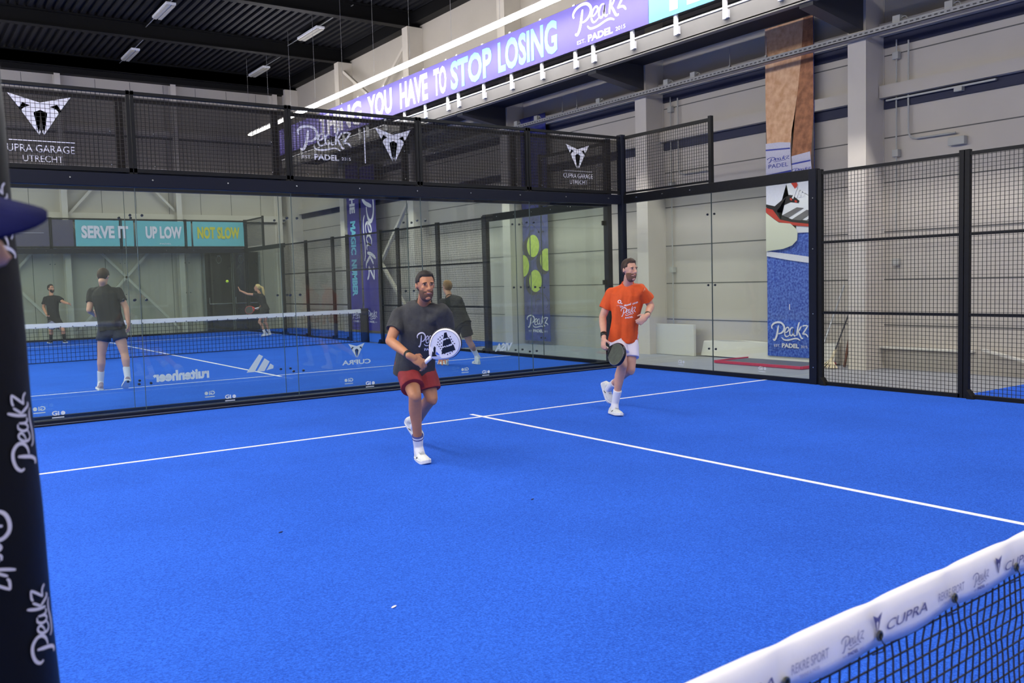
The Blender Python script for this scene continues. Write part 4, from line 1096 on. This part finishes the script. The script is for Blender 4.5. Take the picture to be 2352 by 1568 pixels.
# ------------------------------------------------------------------ rackets
def racket(label, butt, tip, nrm, face, rim, grip, rim2=None, stripes=True, holes=False, size=1.0, logo=None, holem=None):
    """padel racket: butt of the handle, direction of the tip, normal of the hitting face"""
    y = N(tip); n = N(nrm - y * nrm.dot(y)); x = y.cross(n)
    root = thing('padel_racket', label, 'racket', butt + y * .24)
    W = lambda a, b_, c=0: butt + x * a * size + y * b_ * size + n * c * size
    def outline(k=1.0, nn=48):
        L = []
        for i in range(nn):
            t = 2 * math.pi * i / nn; ct, st = math.cos(t), math.sin(t)
            w = .130; h = .135
            px_, py_ = w * st, -h * ct
            if py_ < 0:   # drawn out towards the throat
                q = -py_ / h; py_ = -(.185) * q; px_ = math.copysign(w * (1 - q ** 1.75) + .026 * q, st) if abs(st) > 1e-6 else 0
            L.append((px_ * k, .320 + py_ * k))
        return L
    T = .019
    b = MB(); rg = []
    for kk, z in ((.955, -T), (1.0, -T * .6), (1.0, T * .6), (.955, T)): rg.append([W(a, c, z) for a, c in outline(kk)])
    b.loft(rg); b.build('frame', rim, root, True)
    for sg in (1, -1):
        b = MB(); L = outline(.90); L = [p for p in L if p[1] > .195]
        b.add([W(a, c, sg * (T + .0006)) for a, c in L], [tuple(range(len(L)))] if sg < 0 else [tuple(range(len(L) - 1, -1, -1))]); b.build('face', face, root)
    b = MB(); L = [W(a, c, T + .001) for a, c in outline(.91) if c > .19]; b.path(L, .0016, 5); b.build('face_edge', mat('edge_grey', (120, 118, 128), .5), root)
    b = MB(); b.add([W(-.030, .185, T + .0012), W(.030, .185, T + .0012), W(0, .145, T + .0012)], [(0, 1, 2)]); b.build('throat_opening', mat('throat_dark', (24, 22, 28), .6), root)
    if rim2 is not None:
        b = MB(); L = outline(1.004); pts = [W(a, c, -.004) for a, c in L if c > .17]; b.path(pts, .0065, 6); b.build('edge_stripe', rim2, root, True)
    b = MB(); b.tube(W(0, .012), W(0, .135), .018 * size, .018 * size, 14); b.tube(W(0, .006), W(0, .016), .0195 * size, .0195 * size, 14)
    b.build('grip', grip, root, True)
    if holes:
        hm = holem or mat('racket_hole', (20, 20, 22), .6); rr_ = random.Random(2)
        for j in range(8):
            for i in range(-4, 5):
                a = i * .024 + (.012 if j % 2 else 0); c = .235 + j * .022
                if (a / .098) ** 2 + ((c - .318) / .112) ** 2 > 1: continue
                b = MB(); b.add([W(a + .0052 * math.cos(t), c + .0052 * math.sin(t), T + .0022) for t in [q * math.pi / 5 for q in range(10)]], [tuple(range(9, -1, -1))]); b.build('drilled_hole', hm, root)
    return root, W, T
SK_TAN = mat('skin_tanned', (186, 128, 94), .55, noise=.06, nscale=14)
SK_PALE = mat('skin_pale', (214, 162, 138), .55, noise=.05, nscale=14)
SK_MID = mat('skin_medium', (200, 146, 118), .55, noise=.05, nscale=14)
H_DARK = mat('hair_dark', (34, 26, 24), .7, noise=.3, nscale=120); H_BRN = mat('hair_brown', (62, 44, 34), .7, noise=.3, nscale=120)
H_BLOND = mat('hair_blond', (206, 180, 120), .7, noise=.2, nscale=90); H_GING = mat('hair_ginger', (146, 110, 72), .7, noise=.2, nscale=120)
TEE_G = mat('charcoal_tee', (58, 59, 61), .85, noise=.10, nscale=30, bump=.2, bscale=90); TEE_O = mat('orange_tee', (222, 84, 24), .75, noise=.05, nscale=20, bump=.15, bscale=90)
TEE_K = mat('black_tee', (32, 31, 33), .85, noise=.1, nscale=30); SH_R = mat('maroon_shorts', (142, 42, 46), .8, noise=.06, nscale=20, bump=.2, bscale=60)
SH_W = mat('white_shorts', (226, 220, 234), .8, bump=.2, bscale=60); SH_N = mat('navy_shorts', (26, 34, 62), .8); SH_K = mat('black_shorts', (26, 26, 29), .85)
SOCKW = mat('white_sock', (228, 228, 236), .85); SOCKK = mat('black_sock', (26, 26, 28), .85)
SHOEW = mat('white_shoe', (216, 218, 216), .6, noise=.05, nscale=60); SOLEW = mat('white_sole', (232, 232, 232), .6); SHOEG = mat('mauve_shoe', (150, 132, 142), .6); SHOEK = mat('black_shoe', (34, 34, 38), .6)
BANDK = mat('black_strap', (20, 20, 22), .5); STUB = mat('stubble', (98, 70, 56), .8, noise=.2, nscale=150)

# ---- the player in grey with the white racket
D = 7.92
J = dict(head=P(977, 657, 7.52), neck=P(974, 694, 7.66), shR=P(921, 722, 7.72), shL=P(1014, 716, 7.56), elR=P(896, 783, 7.62), elL=P(1030, 776, 7.72), wrR=P(945, 820, 7.29), wrL=P(1014, 790, 7.56),
         pel=P(953, 834, 7.88), hiR=P(934, 846, 7.90), hiL=P(975, 848, 7.92), knR=P(953, 908, 7.68), knL=P(991, 914, 7.86), anR=P(961, 1025, 7.92), anL=P(952, 980, 8.62),
         heR=P(960, 1046, 7.99), toR=P(982, 1061, 7.72), heL=P(934, 966, 8.72), toL=P(968, 1010, 8.62))
J['heR'].z = .013; J['toR'].z = .013
ax = N(P(1030, 783, 7.26) - P(974, 835, 7.36))
rb = P(967, 841, 7.36)
r1, g1, f1 = person('man in a charcoal T-shirt and maroon shorts running forward with a white racket', J, -FW * .90 + RT * .40 - UP * .14, SK_TAN, H_DARK, TEE_G, SH_R, SHOEW, SOLEW, SOCKW,
                    beard=STUB, smile=True, voxel=.006, short_len=.72, shirt_hem=-.20, sleeve=.60, sock_len=.12, torso_w=1.06, accent=BANDK,
                    hands={'R': dict(d=P(976, 837, 7.32) - P(945, 820, 7.29), palm=FW * .6 - UP * .4, curl=1.0, size=1.12, thumb=ax), 'L': dict(d=RT * .12 - UP * .9, palm=-FW, curl=.35)})
wristband(r1, g1['wrR'], g1['elR'], BANDK, 'wrist_strap', .034, .055)
for S in 'R':
    an, kn = g1['an' + S], g1['kn' + S]; d = N(kn - an)
    for t in (.085, .112): b = MB(); b.tube(an + d * t, an + d * (t + .008), .0505, .051, 20); b.build('sock_stripe', mat('sock_blue', (64, 66, 130), .8), r1, True)
sh = [c for c in r1.children if c.name.startswith('shirt')][0]; tr_ = bvh(sh); fw = f1['fwd']; fw = N(fw - f1['up'] * fw.dot(f1['up']))
q0 = P(954, 795, 7.5); ux = N(RT * 1.0 + UP * .08); pl1 = proj_place(tr_, q0, ux, UP, -FW)
peakz('chest_wordmark', PRINTW, pl1, 0, -.01, .20, .125, sh, padel=False, k=5); text('chest_lettering', 'PADEL', PRINTW, pl1, .055, -.045, .10, .022, sh, bold=.04)
RW = mat('racket_white', (236, 234, 240), .35); RK = mat('racket_black', (26, 25, 26), .4)
rk, W, T = racket('white teardrop padel racket with three black bars held by the man in grey', rb, ax, -FW + UP * -.05 + RT * .10, RW, RW, mat('grip_white', (236, 234, 236), .6), rim2=RK, size=.95)
pr = lambda u, v: W(u / .95, v / .95, T + .0020)
def rl(cx, cy):   # measured picture point on the racket face to racket coordinates
    p = P(960 + cx / 13.07, 740 + cy / 13.07, (rb + ax * .3 - CAM).dot(FW)); q = p - rb; xx = (W(1, 0) - W(0, 0)).normalized(); return q.dot(xx), q.dot(ax)
polys('face_bar', RK, pr, [[rl(*p) for p in [(830, 260), (905, 235), (945, 410), (790, 460)]]], rk)
polys('face_bar', RK, pr, [[rl(*p) for p in [(780, 520), (1000, 430), (1045, 600), (745, 720)]]], rk)
polys('face_bar', RK, pr, [[rl(*p) for p in [(730, 770), (1100, 640), (1145, 805), (695, 980)]]], rk)
polys('throat_panel', mat('throat_blue', (70, 110, 210), .5), pr, [[rl(*p) for p in [(540, 890), (640, 1010), (510, 990)]]], rk)
polys('throat_panel', RK, pr, [[rl(*p) for p in [(490, 720), (530, 760), (500, 980), (440, 990), (450, 800)]]], rk)

for hx, hy in [(768, 357), (698, 411), (631, 477), (737, 477), (683, 528), (616, 580), (723, 600), (665, 642), (587, 665), (636, 722), (710, 712), (677, 788), (1015, 373), (1043, 455), (1080, 525), (1130, 594), (887, 970), (967, 925), (1038, 868), (803, 742), (855, 693), (895, 465), (957, 415), (800, 440), (920, 655), (1070, 640), (710, 860), (800, 945)]:
    u0, v0 = rl(hx, hy); polys('drilled_hole', RK, lambda u, v: W(u / .95, v / .95, T + .0028), [[(u0 + .0052 * math.cos(t), v0 + .0052 * math.sin(t)) for t in [q * math.pi / 5 for q in range(10)]]], rk)

# ---- the player in orange
J = dict(head=P(1446, 621, 10.02), neck=P(1442, 652, 10.14), shR=P(1404, 676, 10.22), shL=P(1475, 667, 10.08), elR=P(1384, 728, 10.28), elL=P(1495, 702, 10.2), wrR=P(1387, 776, 10.06), wrL=P(1486, 725, 9.92),
         pel=P(1433, 768, 10.24), hiR=P(1417, 780, 10.24), hiL=P(1446, 782, 10.26), knR=P(1430, 838, 10.06), knL=P(1448, 848, 10.16), anR=P(1413, 925, 10.28), anL=P(1402, 888, 10.86),
         heR=P(1402, 944, 10.36), toR=P(1427, 954, 10.10), heL=P(1384, 878, 10.98), toL=P(1402, 928, 10.92))
J['heR'].z = .013; J['toR'].z = .013
tip2 = RT * .10 - UP * .075 - FW * .20
rb2 = P(1390, 797, 10.10) - N(tip2) * .06
r2, g2, f2 = person('man in an orange T-shirt and white shorts running with a dark racket held low', J, -FW * .80 + RT * .56 - UP * .06, SK_PALE, H_BRN, TEE_O, SH_W, SHOEW, SOLEW, SOCKW,
                    beard=mat('brown_beard', (112, 78, 60), .8, noise=.2, nscale=150), voxel=.0065, short_len=.60, shirt_hem=-.13, sleeve=.62, sock_len=.17, hair_top=1.5, accent=BANDK,
                    hands={'R': dict(d=P(1385, 800, 10.02) - P(1387, 776, 10.06), palm=RT * .8 + FW * .6, curl=1.1, thumb=N(tip2)), 'L': dict(d=-RT * .6 - UP * .5 - FW * .3, palm=-RT * .5 + FW * .6 - UP * .3, curl=1.1, thumb=UP)})
wristband(r2, g2['wrR'], g2['elR'], BANDK, 'watch', .035, .05); wristband(r2, g2['wrL'], g2['elL'], mat('olive_watch', (66, 66, 52), .4), 'watch', .033, .035)
sh = [c for c in r2.children if c.name.startswith('shirt')][0]; tr_ = bvh(sh); pl2 = proj_place(tr_, P(1428, 727, 10), N(RT + UP * .16), UP, -FW)
peakz('chest_wordmark', PRINTW, pl2, 0, 0, .17, .10, sh, padel=False); text('chest_lettering', 'PADEL', PRINTW, pl2, .05, -.03, .09, .018, sh, bold=.03)
text('chest_lettering', 'Van Mossel', PRINTW, proj_place(tr_, P(1425, 707, 10), N(RT + UP * .30), UP, -FW), 0, 0, .13, .024, sh, bold=.03)
text('chest_lettering', 'L&DER', PRINTW, proj_place(tr_, P(1454, 699, 10), N(RT + UP * .30), UP, -FW), 0, 0, .07, .018, sh, bold=.03)
b = MB(); stroke(b, [(.012 + .016 * math.cos(t), .016 * math.sin(t)) for t in [i * .63 for i in range(11)]], .008, proj_place(tr_, P(1422, 692, 10), RT, UP, -FW), False)
stroke(b, [(.022, -.01), (.035, -.022), (.045, -.018)], .008, proj_place(tr_, P(1422, 692, 10), RT, UP, -FW), False); b.build('chest_badge', PRINTW, sh)
text('chest_lettering', 'QUALITY', PRINTW, proj_place(tr_, P(1418, 702, 10), N(RT + UP * .05), UP, -FW), 0, 0, .06, .008, sh)
rk2, W2, T2 = racket('dark green-black padel racket held low by the man in orange', rb2, tip2, -FW * .62 - RT * .72 + UP * .18, mat('racket_dark', (44, 50, 44), .3, rgb2=(20, 20, 24), nscale=30), mat('racket_rim', (20, 22, 34), .25), mat('grip_white', (236, 234, 236), .6), size=1.0)

# ---- the man seen from behind in the second court
D = 14.3
J = dict(head=P(237, 636, 14.2), neck=P(239, 657, 14.25), shL=P(213, 671, 14.3), shR=P(270, 669, 14.3), elL=P(205, 712, 14.2), elR=P(290, 708, 14.3), wrL=P(214, 720, 13.95 + .6), wrR=P(294, 738, 14.25),
         pel=P(256, 752, 14.3), hiL=P(240, 760, 14.3), hiR=P(271, 759, 14.3), knL=P(233, 815, 14.3), knR=P(286, 812, 14.25), anL=P(231, 876, 14.35), anR=P(293, 866, 14.15),
         heL=P(232, 897, 14.2), toL=P(226, 896, 14.46), heR=P(294, 874, 14.05), toR=P(285, 893, 14.2))
for k_ in ('heL', 'toL'): J[k_].z = .013
J['toR'].z = .022
person('man in a black T-shirt and navy shorts seen from behind through the glass', J, FW * .9 + RT * .0 - UP * .35, SK_PALE, H_BRN, TEE_K, SH_N, SHOEG, SOLEW, SOCKW, voxel=.010, short_len=.42, shirt_hem=-.06, sleeve=.62, sock_len=.17, scale=1.10, torso_w=1.08,
       hands={'L': dict(curl=.8), 'R': dict(curl=.6)})

# ---- far left player
D = 28.0
J = dict(head=P(117, 663, 28), neck=P(118, 679, 28), shR=P(104, 685, 28), shL=P(133, 684, 28), elR=P(100, 706, 28), elL=P(146, 694, 27.9), wrR=P(107, 722, 27.8), wrL=P(157, 697, 27.8),
         pel=P(124, 731, 28), hiR=P(118, 734, 28), hiL=P(131, 734, 28), knR=P(117, 759, 27.9), knL=P(145, 759, 27.9), anR=P(117, 781, 28), anL=P(148, 780, 28), heR=P(119, 788, 28.1), toR=P(110, 790, 27.8), heL=P(147, 788, 28.1), toL=P(154, 790, 27.8))
for k_ in ('heL', 'toL', 'heR', 'toR'): J[k_].z = .013
person('bearded man in black T-shirt and black socks standing far left with an arm out', J, -FW * .35 + RT * .9 + UP * .1, SK_MID, H_DARK, TEE_K, SH_K, SHOEK, SOLEW, SOCKK, beard=H_DARK, voxel=.014, short_len=.7, sleeve=.65, sock_len=.2, scale=1.1,
       hands={'L': dict(curl=.7), 'R': dict(curl=1.0)})
racket('grey padel racket held at the side of the bearded man', P(108, 727, 27.7), RT * .5 - UP * .85 - FW * .1, -FW, mat('racket_grey', (120, 120, 150), .5), mat('racket_dark2', (40, 40, 60), .4), BANDK, holes=False)

# ---- far right serving woman
J = dict(head=P(591, 661, 28.6), neck=P(597, 674, 28.6), shL=P(589, 677, 28.45), shR=P(602, 678, 28.75), elL=P(568, 675, 28.4), elR=P(610, 693, 28.8), wrL=P(551, 667, 28.35), wrR=P(594, 707, 28.6),
         pel=P(609, 707, 28.6), hiL=P(606, 711, 28.5), hiR=P(611, 711, 28.7), knL=P(596, 739, 28.45), knR=P(609, 740, 28.7), anL=P(608, 762, 28.5), anR=P(618, 761, 28.8),
         heL=P(612, 771, 28.5), toL=P(600, 773, 28.4), heR=P(623, 769, 28.8), toR=P(613, 771, 28.7))
for k_ in ('toL', 'toR'): J[k_].z = .016
person('blond woman in black with a ponytail reaching one arm out to serve', J, -RT * .95 - FW * .1 + UP * .05, SK_MID, H_BLOND, TEE_K, SH_K, SHOEW, SOLEW, SOCKW, voxel=.013, short_len=.45, sleeve=.35, sock_len=.08, scale=.98, female=True, hairstyle='pony', skirt=True, shirt_hem=-.05,
       hands={'L': dict(curl=.1, d=-RT * .4 + UP * .9, palm=-RT, spread=.2), 'R': dict(curl=1.0)})
racket('red and black padel racket held by the serving woman', P(595, 706, 28.5), -RT * .95 - UP * .25, -FW + UP * .1, mat('racket_black2', (40, 40, 44), .5), mat('racket_red', (214, 60, 52), .4), WHITE, holes=False)
b = MB(); b.sph(P(522, 646, 28.3), .045, 20, 14); bl = b.build('tennis_ball', mat('ball_yellow', (206, 236, 60), .8), None, True); tag(bl, 'bright yellow ball in the air beside the serving woman', 'ball')

# ---- the bending man behind the glass
J = dict(head=P(1027, 660, 17.2), neck=P(1032, 683, 17.1), shL=P(1018, 694, 17.0), shR=P(1054, 692, 16.95), elL=P(1016, 722, 17.0), elR=P(1030, 728, 16.9), wrL=P(1012, 745, 17.2), wrR=P(1012, 742, 17.1),
         pel=P(1061, 743, 16.9), hiL=P(1050, 748, 17.0), hiR=P(1068, 748, 16.85), knL=P(1036, 790, 17.0), knR=P(1078, 785, 16.9), anL=P(1022, 826, 17.0), anR=P(1095, 816, 17.0),
         heL=P(1027, 839, 16.9), toL=P(1005, 841, 17.05), heR=P(1100, 832, 16.9), toR=P(1087, 832, 17.1))
for k_ in ('heL', 'toL', 'heR', 'toR'): J[k_].z = .013
person('man in dark T-shirt and shorts bending forward behind the glass wall', J, FW * .6 - RT * .55, SK_MID, H_GING, TEE_K, mat('dark_shorts', (42, 40, 42), .85), SHOEW, SOLEW, SOCKW, voxel=.010, short_len=.62, shirt_hem=-.10, sleeve=.66, sock_len=.16, scale=1.08, torso_w=1.05,
       hands={'L': dict(curl=.6), 'R': dict(curl=.6)}, accent=BANDK)

# ---- person with the cap at the left edge
hc = P(-240, 552, 1.02)
fwdp = N(RT * .94 + FW * .30); lt = N(Vector((0, 0, 1)).cross(fwdp)); bz = Vector((hc.x, hc.y, 0)) - fwdp * .12
def B(f, l, z): return bz + fwdp * f + lt * l + Vector((0, 0, z))
J = dict(head=hc, neck=B(.035, 0, hc.z - .16), shR=B(0, -.19, hc.z - .24), shL=B(0, .19, hc.z - .24), elR=B(-.06, -.24, hc.z - .52), elL=B(-.06, .24, hc.z - .52), wrR=B(.0, -.22, hc.z - .77), wrL=B(.0, .22, hc.z - .77),
         pel=B(-.03, 0, hc.z - .70), hiR=B(-.03, -.09, hc.z - .74), hiL=B(-.03, .09, hc.z - .74), knR=B(.0, -.10, .50), knL=B(.0, .10, .50), anR=B(-.03, -.11, .09), anL=B(-.03, .11, .09),
         heR=B(-.09, -.11, .013), toR=B(.18, -.12, .013), heL=B(-.09, .11, .013), toL=B(.18, .12, .013))
rc, gc, fc = person('person in a navy cap at the left edge, in front of the padded post', J, fwdp, SK_MID, H_BRN, TEE_K, SH_K, SHOEW, SOLEW, SOCKW, voxel=.009, short_len=.8)
CAPM = mat('navy_cap', (17, 20, 66), .9, spec=.1, noise=.08, nscale=60)
b = MB(); cc = hc + Vector((0, 0, .03)) - fwdp * .012
b.loft([ring(cc + Vector((0, 0, .012 + .10 * math.sin(a))), lt * (.084 * math.cos(a) + .001), fwdp * (.102 * math.cos(a) + .001), 28) for a in [i * math.pi / 2 / 8 for i in range(9)]])
cp = b.build('cap', CAPM, rc, True)
b = MB(); rg = []
for i in range(13):
    u = -1 + i / 6; wv_ = .082 * u; arch = -.012 * u * u + .034 * u; f0 = .088 * math.sqrt(max(0, 1 - u * u * .9)); f1_ = f0 + .082 * math.sqrt(max(0.001, 1 - u * u))
    top = Vector((0, 0, .020 + arch)); c0 = cc + lt * wv_ + fwdp * f0 + top; c1_ = cc + lt * wv_ + fwdp * f1_ + top - Vector((0, 0, .012 + .004))
    rg.append([c0 + Vector((0, 0, .002)), c1_ + Vector((0, 0, .002)), c1_ - Vector((0, 0, .003)), c0 - Vector((0, 0, .003))])
b.loft(rg); b.build('cap_bill', CAPM, cp, True)

# ------------------------------------------------------------------ padded post at the left
pc = P(97, 1090, 1.62); RP = .105; fdir = N(Vector((CAM.x - pc.x, CAM.y - pc.y, 0))); rdir = N(Vector((-fdir.y, fdir.x, 0)))
pcx = Vector((pc.x, pc.y, 0)) - rdir * RP
pp = thing('padded_post', 'black padded post with white wordmarks filling the left edge of the photo', 'post', (pcx.x, pcx.y, 0))
PAD = mat('black_padding', (11, 11, 13), .5, spec=.2, bump=.1, bscale=30)
b = MB(); rg = []
for i in range(41):
    z = .02 + 3.9 * i / 40; r = RP * (1 + .012 * math.sin(i * 1.7)); lx = -rdir * .030 * (z - 1.1); rg.append([lx + Vector((pcx.x + r * math.cos(t), pcx.y + r * math.sin(t), z)) for t in [q * math.pi / 20 for q in range(40)]])
b.loft(rg); b.build('padding', PAD, pp, True)
b = MB(); b.tube(Vector((pcx.x, pcx.y, 0)) + rdir * .033, Vector((pcx.x, pcx.y, 4.0)) - rdir * .087, .05); b.build('steel_core', BLACK, pp)
def wrap(a0, z0, flip):
    def f(u, v):   # u along the post, v around it
        a = a0 + v / RP; z = z0 + (u if not flip else -u); r = RP * 1.016 + .0006
        d = fdir * math.cos(a) + rdir * math.sin(a); return Vector((pcx.x, pcx.y, z)) + d * r - rdir * .030 * (z - 1.1)
    return f
def zpx(py): return P(60, py, 1.55).z
for py in (1080, 1535, 600, 130): peakz('wordmark', mat('pad_print', (214, 210, 220), .7), (lambda wf: (lambda u, v: wf(u, v)))(wrap(.80, zpx(py), False)) if 0 else (lambda u, v, w_=wrap(.98, zpx(py), False): w_(u, -v)), 0, -.03, .135, .062, pp, padel=False)
for py in (1155, 610, -20): peakz('wordmark', mat('pad_print', (214, 210, 220), .7), (lambda u, v, w_=wrap(.27, zpx(py), True): w_(u, v)), 0, -.04, .14, .07, pp, padel=False)
